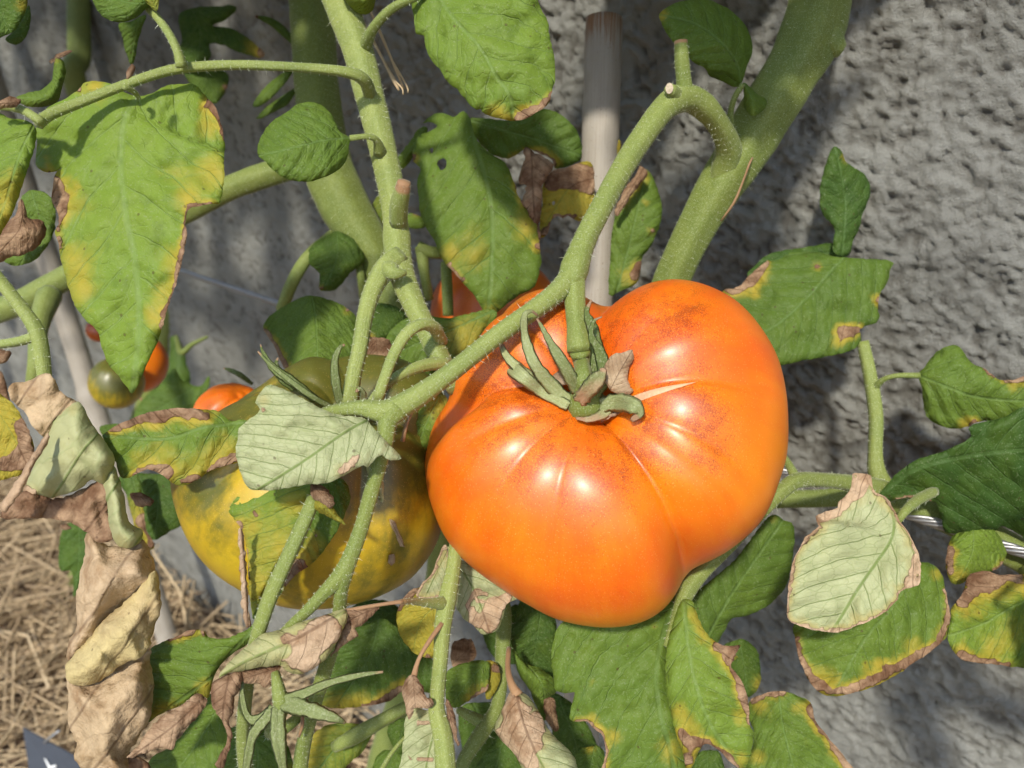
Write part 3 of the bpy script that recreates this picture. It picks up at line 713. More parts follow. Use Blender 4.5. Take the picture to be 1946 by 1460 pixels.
tube([(722, 290, .287, 26), (716, 268, .282, 15), (700, 260, .279, 11), (665, 263, .277, 11)], PA, 'leaf_stalk', .5, hair=.6)
# left edge stalks
tube([(-30, 500, .262, 24), (0, 535, .262, 24), (40, 585, .262, 24), (70, 630, .262, 28), (80, 680, .262, 27), (86, 730, .262, 24)], PA, 'leaf_stalk', .75, hair=1.1)
tube([(68, 640, .262, 20), (30, 650, .265, 18), (-30, 658, .27, 18)], PA, 'leaf_stalk', .8, hair=1.0)
tube([(95, 560, .42, 44), (75, 620, .40, 34), (70, 690, .39, 30), (60, 760, .40, 26)], PA, 'side_branch', .5)
# --- leaves of the left plant
LF = lambda *a, **k: leaf(PA, *a, **k)
LF([(262,183),(290,177),(318,163),(345,160),(372,162),(392,185),(410,205),(420,235),(428,275),(425,292),(427,330),(421,375),(416,387),(400,388),(375,393),(358,398),(352,420),(355,450),(347,490),(338,530),(322,575),(312,610),(300,650),(283,685),(268,720),(252,748),(243,738),(225,715),(205,690),(192,655),(185,630),(160,606),(140,575),(128,540),(117,500),(112,470),(105,440),(112,425),(108,400),(98,380),(101,345),(108,325),(120,318),(100,328),(80,325),(68,312),(70,275),(68,250),(78,225),(90,205),(120,190),(150,170),(163,157),(190,155),(212,160),(235,174)],
   [(262,183),(240,215),(232,260),(230,320),(235,370),(242,420),(255,480),(262,540),(265,600),(262,660),(252,745)], .272, dt=-.010, ds=.006, arch=.006, fold=.012, tone=.78,
   dry=[(108,350,16),(110,375,18),(112,400,14),(108,430,6),(114,470,5),(400,192,12),(420,225,8),(427,262,6),(395,391,7),(362,398,9),(354,430,7),(351,480,9),(343,515,9),(330,560,6),(318,595,9),(310,620,6),(150,168,6)],
   yel=[(140,390,24),(150,500,34),(160,545,26),(340,330,22),(335,500,22),(315,560,20),(355,370,25),(395,240,20),(400,330,28),(180,165,20),(290,600,20)], label='large hanging leaf, light green with brown curled margin')
LF([(783,-20),(783,5),(788,45),(792,65),(805,68),(808,90),(820,115),(838,135),(850,155),(868,170),(885,190),(905,210),(913,207),(922,218),(935,222),(950,225),(970,230),(995,228),(1020,215),(1040,200),(1048,180),(1055,150),(1054,115),(1048,85),(1047,78),(1043,60),(1040,40),(1025,10),(1010,-30),(960,-70),(850,-80),(800,-60)],
   [(815,-75),(828,-20),(850,20),(880,55),(915,95),(940,140),(970,185),(975,228)], .285, dt=-.012, ds=.004, arch=.006, fold=.01, tone=.62, dry=[(1005,216,10),(985,224,9),(1028,208,7),(1048,180,4)], yel=[(945,212,16),(960,222,10)], label='bright green leaf above the stake with a tan tip')
LF([(667,262),(648,252),(640,240),(630,218),(610,200),(585,194),(560,200),(550,210),(530,222),(518,230),(505,245),(490,275),(491,297),(505,308),(520,325),(545,340),(580,346),(600,343),(622,335),(640,325),(655,310),(662,290),(664,274)], [(667,262),(620,266),(580,275),(530,288),(491,296)], .277, dt=-.008, ds=.008, arch=.004, fold=.014, tone=.38, rag=.6, label='small oval green leaf on the hairy stem')
LF([(893,224),(905,262),(930,290),(960,310),(975,340),(985,370),(1000,395),(1018,420),(1022,450),(1028,487),(1027,505),(1015,545),(985,562),(955,585),(927,604),(915,585),(897,556),(868,524),(842,495),(825,458),(802,417),(796,380),(793,340),(800,322),(786,308),(783,290),(790,270),(797,256),(815,250),(832,240),(815,232),(803,236),(820,220),(840,214),(862,222),(880,212)],
   [(890,222),(905,280),(925,350),(935,420),(935,500),(927,602)], .350, dt=-.012, ds=-.004, arch=.006, fold=.02, tone=.45, dry=[(1022,470,7),(1000,380,8),(990,345,10),(850,500,3),(880,535,4),(786,300,5)], yel=[(905,480,28),(1000,430,22),(930,600,15),(860,480,20)], holes=[(840,312,9),(820,286,4)], label='green leaf with a hole hanging between the stems')
LF([(893,226),(930,226),(970,228),(1000,215),(1045,208),(1085,235),(1103,265),(1105,300),(1085,315),(1055,321),(1050,306),(1035,296),(1012,286),(1000,282),(985,292),(960,302),(930,290),(905,262)], [(893,228),(950,245),(1020,265),(1100,295)], .358, dt=.006, ds=.01, fold=.01, tone=.25, dry=[(1020,292,10),(1045,310,10)], yel=[(975,310,16)])
LF([(997,280),(1012,287),(1035,300),(1053,312),(1045,330),(1033,350),(1030,385),(1025,425),(1028,450),(1022,470),(1015,440),(1008,415),(1000,400),(990,385),(1000,355),(985,345),(988,330),(995,310)], [(1010,285),(1012,350),(1022,465)], .347, dryall=1, pil=.004, pr=12, tone=.4, label='crumpled brown dead leaf lobe')
LF([(1032,350),(1050,325),(1080,318),(1125,312),(1125,415),(1095,418),(1080,410),(1070,415),(1060,410),(1048,420),(1040,445),(1028,452),(1025,430),(1030,390)], [(1125,340),(1080,360),(1030,440)], .362, dry=[(1085,335,30),(1050,340,16),(1112,340,25),(1060,412,8),(1090,412,8),(1035,440,10)], yelall=.9, tone=.6, holes=[(1052,386,3)])
# left background and edge leaves
LF([(-30,228),(20,225),(52,230),(68,246),(66,280),(50,330),(30,390),(10,430),(-30,470)], [(62,242),(35,300),(5,400),(-20,450)], .256, dt=.004, tone=.7, yel=[(5,370,35),(15,420,25)], arch=.004, fold=.02)
LF([(0,190),(20,183),(40,188),(38,200),(20,206),(0,208),(-20,206),(-20,190)], [(40,196),(0,198),(-20,198)], .253, dryall=1, pil=.002, pr=8)
LF([(175,-40),(176,0),(185,20),(200,35),(225,42),(250,38),(270,25),(283,10),(290,-15),(270,-45),(220,-60)], [(285,5),(240,5),(180,-25)], .262, ds=.006, tone=.3, fold=.02, arch=.004)
LF([(272,-30),(275,0),(285,12),(298,22),(302,5),(300,-30)], [(298,20),(290,0),(285,-30)], .258, tone=.85, yelall=.4)
LF([(225,45),(250,40),(277,28),(270,55),(262,82),(258,110),(248,123),(238,97),(232,70)], [(265,35),(255,75),(248,122)], .34, tone=.3, dt=.01)
LF([(340,30),(370,15),(410,12),(442,10),(449,20),(425,40),(405,50),(440,55),(475,75),(503,102),(492,110),(455,100),(420,85),(398,85),(402,105),(385,125),(345,125),(330,110),(345,80)], [(365,20),(380,60),(375,120)], .47, tone=.12, dry=[(495,100,9)], yel=[(480,88,14)])
LF([(350,135),(390,130),(430,138),(432,165),(412,196),(388,185),(365,165)], [(390,130),(400,160),(410,194)], .48, tone=.25, dry=[(430,165,5)])
LF([(30,186),(55,176),(80,170),(98,152),(103,118),(112,110),(122,120),(125,142),(118,168),(108,195),(80,203),(50,202)], [(105,192),(70,186),(30,186)], .285, tone=.55, pil=.006, pr=14, dry=[(105,115,4)])
LF([(92,118),(108,103),(130,95),(138,96),(125,106),(105,116),(98,122)], [(95,118),(135,96)], .285, dryall=1, pil=.002, pr=6)
LF([(-30,-40),(45,-40),(52,0),(50,20),(35,50),(15,66),(-30,70)], [(-20,-30),(0,20),(20,62)], .27, tone=.2, yel=[(45,10,10)])
LF([(20,65),(40,40),(55,10),(58,40),(50,70),(30,85),(10,75)], [(15,75),(55,20)], .33, tone=.15)
LF([(40,378),(55,415),(75,418),(88,435),(80,460),(55,480),(20,490),(-20,502),(-20,440),(25,415)], [(42,380),(40,430),(0,480)], .29, dryall=1, pil=.008, pr=18, label='brown curled dead leaf lobe')
LF([(42,372),(70,362),(100,380),(106,420),(100,450),(80,482),(55,500),(22,504),(0,480),(30,420)], [(60,365),(75,430),(40,500)], .305, tone=.4, ds=.006)
LF([(480,202),(492,180),(510,160),(535,140),(560,128),(545,155),(520,182),(498,200)], [(555,132),(515,170),(480,202)], .42, tone=.4, rag=.3)
LF([(486,226),(505,205),(530,187),(565,165),(560,180),(545,200),(515,216),(495,226)], [(562,168),(525,200),(487,226)], .43, tone=.4, rag=.3)
LF([(483,30),(510,32),(535,45),(555,68),(558,85),(540,72),(515,50),(495,38)], [(484,31),(525,48),(557,82)], .44, tone=.25, rag=.3, dry=[(486,31,4)])
LF([(640,-35),(655,0),(665,12),(680,24),(695,29),(708,20),(713,5),(716,-25),(690,-50)], [(716,-10),(690,0),(660,-10)], .285, tone=.9, yelall=.15, fold=.02)
LF([(748,325),(755,300),(775,275),(795,245),(810,240),(812,252),(800,280),(785,300),(768,320),(752,332)], [(805,245),(780,285),(750,330)], .37, tone=.5, pil=.004, pr=9)
LF([(688,440),(700,400),(720,370),(735,350),(740,400),(745,440),(720,450)], [(735,360),(715,440)], .41, tone=.4, yelall=.2)
LF([(765,420),(780,405),(800,412),(810,430),(795,435),(775,432)], [(768,425),(808,428)], .37, tone=.55, dry=[(790,406,4)])
LF([(590,470),(610,455),(640,440),(672,455),(694,490),(688,502),(665,520),(650,540),(635,552),(618,554),(606,548),(607,520),(590,505),(583,488)], [(640,445),(640,490),(615,550)], .385, tone=.2, dry=[(610,548,5)], pil=.004, pr=20)
tube([(640, 445, .40, 26), (590, 485, .39, 24), (560, 530, .39, 24), (535, 590, .40, 22)], PA, 'leaf_stalk', .45)
tube([(672, 470, .395, 14), (685, 520, .39, 15), (690, 570, .40, 14)], PA, 'leaf_stalk', .2)
LF([(500,625),(512,602),(550,576),(590,562),(640,575),(675,600),(700,640),(718,662),(705,680),(660,690),(600,696),(548,702),(535,690),(520,655)], [(592,563),(600,610),(604,695)], .345, dt=-.02, tone=.4, dry=[(503,628,6),(516,650,7),(525,672,7),(545,698,6),(660,590,5),(700,645,6)], fold=.02, label='broad green leaf arching over the turning tomato')
LF([(685,590),(700,575),(745,580),(770,600),(745,640),(722,648),(705,650),(690,620)], [(730,578),(715,645)], .36, tone=.15, dry=[(705,645,7)])
LF([(725,675),(735,640),(765,608),(800,600),(850,605),(890,596),(930,588),(945,600),(920,640),(890,680),(860,710),(800,715),(745,700)], [(935,592),(850,630),(730,680)], .335, tone=.38, arch=-.004, yel=[(890,640,35)], label='green leaf tucked behind the big tomato')
LF([(700,650),(720,640),(745,650),(740,690),(720,700),(700,690)], [(715,645),(720,695)], .33, tone=.3, dryall=.75)
# leaves round the turning tomato
LF([(468,799),(440,801),(425,790),(410,780),(390,778),(330,776),(280,785),(240,800),(215,812),(195,828),(205,850),(220,880),(228,905),(245,908),(280,893),(310,905),(330,920),(345,923),(370,915),(400,895),(430,885),(448,880),(470,870),(480,830)], [(500,800),(440,806),(380,815),(310,835),(198,828)], .262, dt=-.004, ds=.004, arch=.003, fold=.012, tone=.55,
   dry=[(222,812,12),(255,798,13),(290,789,14),(330,784,14),(365,784,12),(390,788,10),(255,903,8),(285,893,9),(312,896,13),(400,895,9),(425,880,10),(445,868,9),(375,910,8),(345,918,5)], yel=[(310,855,22),(360,895,30),(290,880,26),(400,870,24),(430,845,16),(330,870,18)], label='green and yellow leaf with brown rolled margin beside the pale one')
LF([(505,735),(515,731),(545,742),(580,760),(610,775),(635,787),(670,792),(692,795),(705,808),(720,825),(740,845),(755,860),(763,872),(750,875),(735,872),(727,865),(715,870),(705,882),(700,888),(690,884),(680,890),(660,900),(640,910),(615,920),(590,920),(560,925),(530,930),(505,932),(475,930),(462,910),(452,880),(448,855),(452,830),(455,815),(470,800),(490,785),(495,778),(485,765),(488,755)], [(700,797),(650,825),(590,868),(540,900),(490,930)], .240, dt=-.004, ds=.004, arch=.004, fold=-.006, und=1, tone=.6, dry=[(683,866,6),(648,896,9),(665,885,6),(500,778,3)], halo=.55, yel=[(500,760,10)], label='pale leaf turned over to show its veined underside')
LF([(462,925),(520,928),(560,922),(600,912),(596,950),(566,1020),(535,1075),(512,1115),(494,1155),(482,1178),(474,1130),(470,1060),(462,1010),(450,994),(438,980),(431,960),(442,938)], [(600,935),(560,1015),(510,1105),(482,1178)], .252, dt=-.003, ds=.004, fold=.01, tone=.7, dry=[(452,1000,10),(458,1030,9),(463,1065,8),(468,1100,5),(484,978,6)], yel=[(520,1040,45),(490,1110,45),(560,960,20),(480,1000,25)], label='yellow-green leaf lying on the turning tomato')
LF([(600,918),(640,908),(660,920),(666,950),(655,978),(640,1010),(620,1040),(592,1072),(563,1092),(538,1122),(528,1135),(545,1080),(570,1040),(592,985)], [(605,940),(570,1040),(535,1125)], .254, ds=-.004, tone=.3, dry=[(568,1078,12),(548,1105,12),(600,1015,4)], yel=[(597,1035,16),(585,1050,16)])
LF([(453,1003),(464,1030),(468,1090),(471,1140),(476,1190),(463,1180),(458,1120),(455,1060)], [(458,1005),(466,1100),(470,1188)], .247, dryall=.95, pil=.003, pr=6, und=1, grid=5)
LF([(697,888),(722,878),(729,920),(727,955),(716,944),(706,915)], [(710,885),(722,952)], .246, und=1, tone=.8, yelall=.35, pil=.002, pr=8)
LF([(822,742),(850,758),(838,800),(815,850),(803,905),(785,908),(768,905),(763,872),(770,830),(790,782)], [(835,750),(800,830),(780,905)], .285, tone=.6, yel=[(830,770,25)], dt=.004, dry=[(772,830,4)])
tube([(800, 738, .262, 4), (790, 770, .25, 5), (775, 800, .248, 6), (765, 838, .25, 9)], PA, 'dead_stalk', .6, brown0=.3, brown1=1, seg=8)
LF([(590,922),(608,920),(628,938),(638,955),(622,968),(605,955),(592,945)], [(598,925),(630,962)], .242, dryall=1, pil=.003, pr=8, grid=5)
LF([(600,950),(625,955),(640,975),(658,998),(640,990),(615,978),(598,968)], [(605,955),(655,996)], .243, tone=.7, yelall=.7, pil=.003, pr=8, grid=5)
# lower left: stalk, leaves, dead curled leaf
tube([(598, 945, .246, 26), (575, 1000, .244, 28), (545, 1065, .243, 28), (518, 1125, .243, 29), (500, 1175, .244, 28), (485, 1225, .246, 26), (470, 1300, .255, 24), (462, 1400, .265, 26), (470, 1490, .275, 26)], PA, 'leaf_stalk', .55, hair=1.1, ridge=.08)
LF([(497,1172),(470,1195),(430,1213),(395,1211),(390,1200),(360,1197),(345,1205),(310,1220),(285,1235),(280,1260),(288,1300),(288,1340),(281,1374),(295,1364),(320,1350),(345,1340),(375,1318),(395,1328),(401,1310),(406,1290),(418,1265),(445,1240),(475,1222),(490,1200)], [(495,1182),(440,1240),(405,1285),(350,1325),(285,1372)], .262, dt=.008, ds=-.006, tone=.42, fold=.02, dry=[(345,1207,8),(365,1199,8),(320,1217,6),(385,1203,5)], yel=[(390,1305,16),(330,1348,14),(300,1362,12)], label='green leaf with yellow lower edge above the straw')
LF([(375,1318),(392,1330),(386,1350),(365,1372),(340,1396),(326,1425),(310,1420),(280,1430),(242,1442),(260,1418),(282,1388),(302,1366),(340,1344)], [(388,1325),(330,1380),(250,1438)], .257, dryall=1, und=.4, pil=.004, pr=14, label='crumpled tan dead leaf end')
LF([(405,1320),(440,1392),(434,1420),(422,1460),(420,1520),(270,1520),(285,1445),(330,1415),(380,1352)], [(415,1345),(370,1420),(300,1510)], .285, tone=.42, ds=.008)
LF([(120,1003),(165,998),(170,1060),(156,1100),(140,1135),(137,1086),(113,1080)], [(150,1000),(150,1060),(142,1130)], .45, tone=.12)
LF([(225,908),(290,900),(345,915),(348,990),(320,1012),(290,1026),(268,985),(248,950)], [(300,905),(300,960),(292,1024)], .40, tone=.1)
LF([(235,905),(262,900),(272,960),(280,1010),(295,1035),(285,1045),(262,1020),(245,960)], [(250,905),(285,1040)], .385, tone=.25, dry=[(275,990,9),(288,1035,9)], yel=[(270,970,20)])
LF([(255,800),(270,760),(300,735),(330,700),(345,720),(378,735),(396,715),(398,730),(380,770),(350,790),(300,815)], [(390,722),(330,760),(260,800)], .52, tone=.25)
LF([(190,812),(220,805),(240,812),(215,830),(200,835)], [(192,820),(238,812)], .38, tone=.3)
# the big twisted dead leaf: its folds from top to bottom
dl = dict(grid=7.0, wav=.003, curl=.0035); MIDD = [(470,640),(440,1050),(470,1560)]
LF([(15,742),(25,729),(60,722),(85,710),(105,722),(114,740),(127,755),(150,766),(128,785),(108,796),(100,812),(85,832),(75,826),(55,800),(45,780),(20,760)], MIDD, .256, dryall=1, und=1, tone=1.2, pil=.006, pr=25, label='papery tan fold of the twisted dead leaf', **dl)
LF([(148,764),(172,800),(195,833),(216,864),(218,880),(206,906),(196,921),(175,912),(150,930),(100,946),(70,946),(46,936),(50,920),(75,862),(90,820),(110,792)], MIDD, .252, und=1, tone=.6, yelall=.3, pil=.009, pr=40, ds=.002, dry=[(60,938,9),(48,930,8)], yel=[(100,940,12),(195,910,12),(140,780,10)], halo=.7, label='pale green underside fold of the twisted dead leaf', **dl)
LF([(90,822),(96,832),(68,880),(46,925),(12,974),(0,962),(20,930),(60,868)], MIDD, .242, dryall=1, und=.6, pil=.003, pr=8, grid=5)
LF([(2,972),(45,934),(100,948),(150,932),(188,914),(202,930),(208,980),(217,1022),(190,1032),(165,1012),(140,996),(100,986),(40,986),(8,986)], MIDD, .258, dryall=1, pil=.006, pr=25, label='brown fold of the twisted dead leaf', **dl)
LF([(195,916),(215,885),(235,938),(245,990),(270,1008),(267,1030),(247,1042),(222,1036),(208,1000),(203,960)], MIDD, .255, und=1, tone=.5, pil=.007, pr=20, yelall=.25, yel=[(235,1035,18)], **dl)
LF([(165,1010),(200,1034),(245,1040),(270,1024),(287,1050),(301,1098),(298,1115),(262,1130),(215,1172),(168,1222),(150,1246),(128,1256),(126,1245),(130,1220),(147,1190),(145,1150),(150,1100),(160,1060)], MIDD, .262, dryall=1, und=1, tone=1.15, pil=.020, pr=36, dt=.002, label='broad tan middle fold of the twisted dead leaf', **dl)
LF([(290,1085),(302,1100),(306,1150),(296,1190),(278,1240),(232,1266),(190,1294),(150,1304),(127,1294),(126,1262),(148,1236),(168,1212),(215,1163),(262,1120)], MIDD, .256, dryall=1, und=1, tone=1.85, pil=.014, pr=30, dt=.004, label='cream yellow fold of the twisted dead leaf', **dl)
LF([(128,1285),(150,1298),(190,1288),(230,1262),(280,1232),(286,1262),(293,1300),(286,1360),(265,1402),(245,1432),(237,1475),(180,1475),(140,1442),(146,1410),(128,1370),(130,1320)], MIDD, .262, dryall=1, und=1, tone=1.2, pil=.020, pr=40, dt=.004, label='tan crumpled tip of the twisted dead leaf', **dl)
LF([(240,1432),(265,1440),(285,1455),(290,1490),(230,1490)], MIDD, .27, dryall=1, pil=.003, pr=10)
LF([(-30,748),(15,760),(40,790),(60,830),(66,860),(60,886),(30,906),(-30,900)], [(-20,760),(20,820),(50,880)], .285, tone=.7, yelall=.9, dry=[(45,810,16),(48,845,18),(35,880,18),(5,880,16)], label='yellow leaf with dark brown edge')
for (pl_, dd) in (([(243,130),(250,121),(256,128),(250,146),(238,150)], .252), ([(245,940),(262,936),(282,942),(295,952),(280,963),(258,960)], .30), ([(112,1000),(125,998),(136,1003),(125,1008)], .30)):
    LF(pl_, [pl_[0], pl_[3]], dd, dryall=1, pil=.002, pr=6, grid=5, name='dead_scrap')
for (pl_, dd) in (([(-30,790),(0,795),(20,790),(10,720),(-10,700),(-30,700)], .36), ([(-20,660),(5,665),(22,672),(12,690),(-20,690)], .30)):
    LF(pl_, [pl_[0], pl_[3]], dd, dryall=1, pil=.003, pr=8)
# dead leaf hanging across the lower stalks
LF([(415,1290),(425,1270),(455,1240),(480,1220),(500,1205),(540,1195),(580,1180),(620,1168),(655,1157),(661,1166),(655,1190),(640,1220),(625,1245),(605,1265),(570,1282),(545,1275),(530,1265),(500,1268),(460,1275),(430,1281)], [(660,1160),(560,1215),(470,1255),(415,1288)], .236, dt=.006, und=1, tone=.7, yelall=.55, dry=[(620,1200,34),(580,1235,30),(590,1260,22),(545,1215,16)], pil=.005, pr=22, label='half dead leaf hanging folded, pale underside out')
LF([(655,1160),(690,1157),(722,1152),(692,1184),(676,1195),(682,1210),(652,1226),(628,1248),(645,1212)], [(720,1153),(660,1185),(632,1244)], .24, dryall=1, pil=.003, pr=10, dt=.003)
LF([(415,1290),(455,1276),(458,1300),(446,1330),(445,1355),(436,1372),(441,1400),(436,1430),(421,1462),(409,1452),(430,1412),(425,1380),(405,1345),(401,1310)], [(435,1283),(425,1345),(420,1455)], .247, dryall=1, pil=.004, pr=12, label='brown curled dead leaf strip')
LF([(456,1276),(500,1268),(532,1264),(520,1292),(506,1306),(488,1298),(470,1302),(460,1295)], [(530,1268),(480,1285),(460,1290)], .246, dryall=1, pil=.003, pr=10)
tube([(655, 1162, .238, 9), (700, 1153, .238, 7), (745, 1146, .239, 7), (765, 1144, .24, 9)], PA, 'dead_stalk', .5, brown0=1, brown1=1, seg=10)
hair_later = []

# --- right plant stems
up3 = pix(1566, -45, .325)
tube([(*(up3+np.array([.03, .0, .40])), .010), (*(up3+np.array([.012, .0, .16])), .0115), (*up3, .0122)], PB, 'stem', .4, world=True, seg=20)
tube([(1566, -50, .325, 112), (1553, 20, .326, 114), (1537, 75, .327, 116), (1500, 145, .328, 104), (1450, 225, .330, 102), (1405, 300, .332, 96), (1350, 385, .336, 80), (1305, 470, .341, 70), (1272, 545, .347, 68), (1240, 640, .355, 66)], PB, 'stem', .2, hair=.45, seg=24, ridge=.06)
pe3 = pix(1240, 640, .355)
tube([(*pe3, .0078), (pe3[0]+.005, pe3[1]+.012, pe3[2]-.15, .0085), (gB[0], gB[1], -.02, .011)], PB, 'stem', .3, world=True)
tube([(1555, 60, .324, 70), (1582, 85, .322, 52), (1600, 96, .322, 26)], PB, 'node_swelling', .34, hair=.3)
tube([(1335, 430, .345, 30), (1358, 375, .337, 46), (1376, 325, .329, 54), (1384, 285, .322, 50), (1372, 248, .313, 42), (1345, 210, .305, 44), (1315, 188, .300, 50), (1285, 190, .296, 52), (1255, 215, .292, 46), (1215, 270, .286, 44), (1175, 335, .279, 42), (1140, 400, .272, 42), (1112, 455, .267, 44), (1092, 510, .262, 50), (1084, 545, .259, 40)], PB, 'truss_stem', .42, hair=1.0, seg=20, ridge=.04, nodes=[(.36, .08, .03), (.97, .12, .03)])
tube([(1303, 192, .298, 36), (1299, 150, .295, 28), (1296, 115, .293, 27), (1294, 78, .292, 25)], PB, 'cut_stub', .25, hair=1.0, brownf=lambda f: smooth(.93, 1.0, f))
tube([(1284, 186, .294, 34), (1277, 175, .290, 28), (1273, 170, .2875, 22)], PB, 'cut_stub', .5, hair=.4)
cp = pix(1272, 168, .2868); cd = CAM-cp; cd /= np.linalg.norm(cd); ca_ = np.cross(cd, UP); ca_ /= np.linalg.norm(ca_); cb_ = np.cross(cd, ca_)
mesh_obj('cut_scar', [cp+cd*.0008+(ca_*math.cos(a)*.0014+cb_*math.sin(a)*.0019) for a in np.arange(12)*math.pi/6]+[cp+cd*.0012], [[12, i, (i+1) % 12] for i in range(12)], M_PITH, PB)
tube([(1092, 515, .262, 44), (1062, 552, .257, 40), (1010, 592, .2515, 37), (950, 634, .248, 36), (890, 682, .246, 36), (830, 728, .245, 38), (780, 762, .244, 46), (735, 782, .244, 46), (690, 776, .244, 34), (650, 779, .244, 26), (615, 785, .246, 22)], PB, 'truss_stem', .62, hair=1.25, seg=20, ridge=.04)
tube([(757, 776, .244, 50), (738, 800, .243, 38), (733, 835, .242, 32), (722, 880, .244, 30), (705, 940, .244, 29), (688, 1000, .244, 28), (668, 1055, .244, 31), (650, 1092, .244, 34), (618, 1125, .244, 26), (585, 1160, .244, 22), (550, 1192, .246, 19), (520, 1225, .25, 18)], PB, 'truss_stem', .38, hair=1.0, seg=18)
tube([(655, 1085, .244, 34), (648, 1120, .245, 26), (645, 1160, .248, 26), (635, 1215, .252, 26), (612, 1290, .258, 28), (590, 1360, .262, 28), (574, 1430, .268, 28), (568, 1500, .27, 28)], PB, 'truss_stem', .3, hair=.9)
# stalks on the right
tube([(1640, 650, .345, 22), (1655, 720, .342, 25), (1665, 790, .34, 26), (1664, 860, .338, 26), (1668, 900, .337, 34), (1690, 945, .338, 46)], PB, 'leaf_stalk', .5, hair=.6, ridge=.08)
tube([(1662, 738, .341, 16), (1678, 722, .336, 11), (1705, 714, .332, 10), (1748, 714, .33, 12)], PB, 'leaf_stalk', .4, hair=.4)
tube([(1410, 958, .36, 34), (1480, 950, .356, 34), (1560, 948, .352, 34), (1650, 942, .347, 40), (1740, 965, .343, 50), (1830, 1000, .338, 58), (1900, 1036, .333, 62), (1980, 1080, .326, 64)], PB, 'side_branch', .3, hair=.4, seg=18)
tube([(1690, 935, .335, 42), (1640, 922, .325, 34), (1570, 913, .312, 28), (1515, 914, .302, 30), (1480, 938, .297, 28), (1430, 990, .293, 25), (1380, 1042, .29, 26), (1330, 1090, .286, 30), (1303, 1125, .283, 34), (1290, 1165, .28, 26), (1268, 1230, .275, 16)], PB, 'leaf_stalk', .5, hair=.9, ridge=.08)
tube([(1515, 916, .302, 22), (1500, 885, .308, 15), (1480, 858, .316, 14), (1460, 835, .33, 12)], PB, 'leaf_stalk', .6, hair=.5)
tube([(1706, 992, .29, 12), (1720, 972, .29, 16), (1745, 950, .298, 20), (1775, 935, .31, 20)], PB, 'leaf_stalk', .55, hair=.4)
tube([(1388, 245, .318, 20), (1388, 215, .314, 12), (1396, 185, .310, 11), (1412, 160, .308, 11)], PB, 'leaf_stalk', .35, hair=.4)
RF = lambda *a, **k: leaf(PB, *a, **k)
RF([(1253,28),(1275,10),(1300,2),(1340,-2),(1380,15),(1410,40),(1428,75),(1429,100),(1420,125),(1412,150),(1408,163),(1395,166),(1375,156),(1350,146),(1340,130),(1320,120),(1295,95),(1275,75),(1262,55)], [(1410,163),(1400,120),(1370,80),(1320,45),(1255,28)], .318, dt=-.010, ds=.008, arch=.006, fold=.015, tone=.45, rag=.6, yel=[(1258,30,8)], label='rounded green leaf above the cut stub')
RF([(1412,156),(1425,165),(1440,180),(1457,190),(1454,205),(1443,216),(1430,221),(1420,213),(1413,200),(1414,182)], [(1414,158),(1430,190),(1432,220)], .305, tone=.55, rag=.4, fold=.02)
RF([(1585,278),(1600,290),(1606,305),(1625,320),(1642,330),(1654,355),(1650,382),(1640,405),(1635,428),(1625,450),(1620,465),(1612,486),(1588,484),(1582,465),(1587,440),(1584,430),(1565,410),(1558,390),(1560,350),(1570,310)], [(1600,484),(1605,430),(1605,370),(1587,280)], .352, dt=-.004, ds=.004, tone=.06, yel=[(1605,300,7)], fold=.01, label='small dark green leaf against the wall')
RF([(1370,560),(1405,545),(1425,522),(1440,510),(1461,493),(1470,487),(1500,481),(1550,479),(1590,488),(1640,492),(1695,496),(1692,515),(1685,540),(1672,560),(1668,590),(1672,600),(1665,613),(1640,622),(1633,628),(1637,645),(1625,662),(1600,672),(1560,680),(1520,687),(1483,695),(1440,694),(1380,650)], [(1605,488),(1540,560),(1480,615),(1400,660)], .350, dt=-.002, ds=.012, arch=.003, fold=.015, tone=.28, dry=[(1395,548,16),(1420,532,14),(1440,516,10),(1455,500,7),(1602,631,12),(1620,628,10),(1633,626,7),(1669,571,9),(1553,507,5)], label='green leaf with brown scorched patches beside the big tomato')
RF([(1420,520),(1445,495),(1470,480),(1530,470),(1580,463),(1610,478),(1600,492),(1550,495),(1470,505),(1430,530)], [(1600,480),(1500,485),(1425,520)], .362, tone=.06)
RF([(1744,713),(1755,700),(1770,680),(1785,665),(1805,656),(1825,660),(1838,680),(1850,692),(1870,700),(1885,712),(1900,722),(1925,722),(1960,715),(1985,750),(1960,785),(1930,795),(1900,800),(1860,802),(1840,810),(1820,815),(1795,812),(1775,805),(1760,790),(1755,770),(1752,740)], [(1745,713),(1800,735),(1860,755),(1980,765)], .332, dt=-.012, ds=.006, arch=.004, fold=.015, tone=.42, dry=[(1872,700,4),(1887,711,6),(1925,722,7),(1945,720,7),(1850,804,7)], yel=[(1832,806,9)], label='green leaf on a thin stalk against the wall')
RF([(1670,942),(1690,915),(1710,895),(1740,875),(1780,862),(1820,845),(1846,830),(1840,815),(1850,806),(1900,795),(1960,772),(2030,800),(2040,900),(2000,1000),(1960,1030),(1935,1015),(1905,1000),(1890,1010),(1860,1012),(1810,1014),(1793,1008),(1790,990),(1782,965),(1778,955),(1755,948),(1730,945),(1700,950),(1685,957)], [(1674,940),(1740,892),(1830,868),(1946,855),(2040,860)], .322, dt=-.02, ds=.014, arch=.003, fold=.01, tone=.0, dry=[(1705,951,5),(1740,946,5),(1768,951,5)], halo=.3, label='large green leaf at the cable, toned dark for shade')  # lowest tone: the shadow on this leaf is put into its green
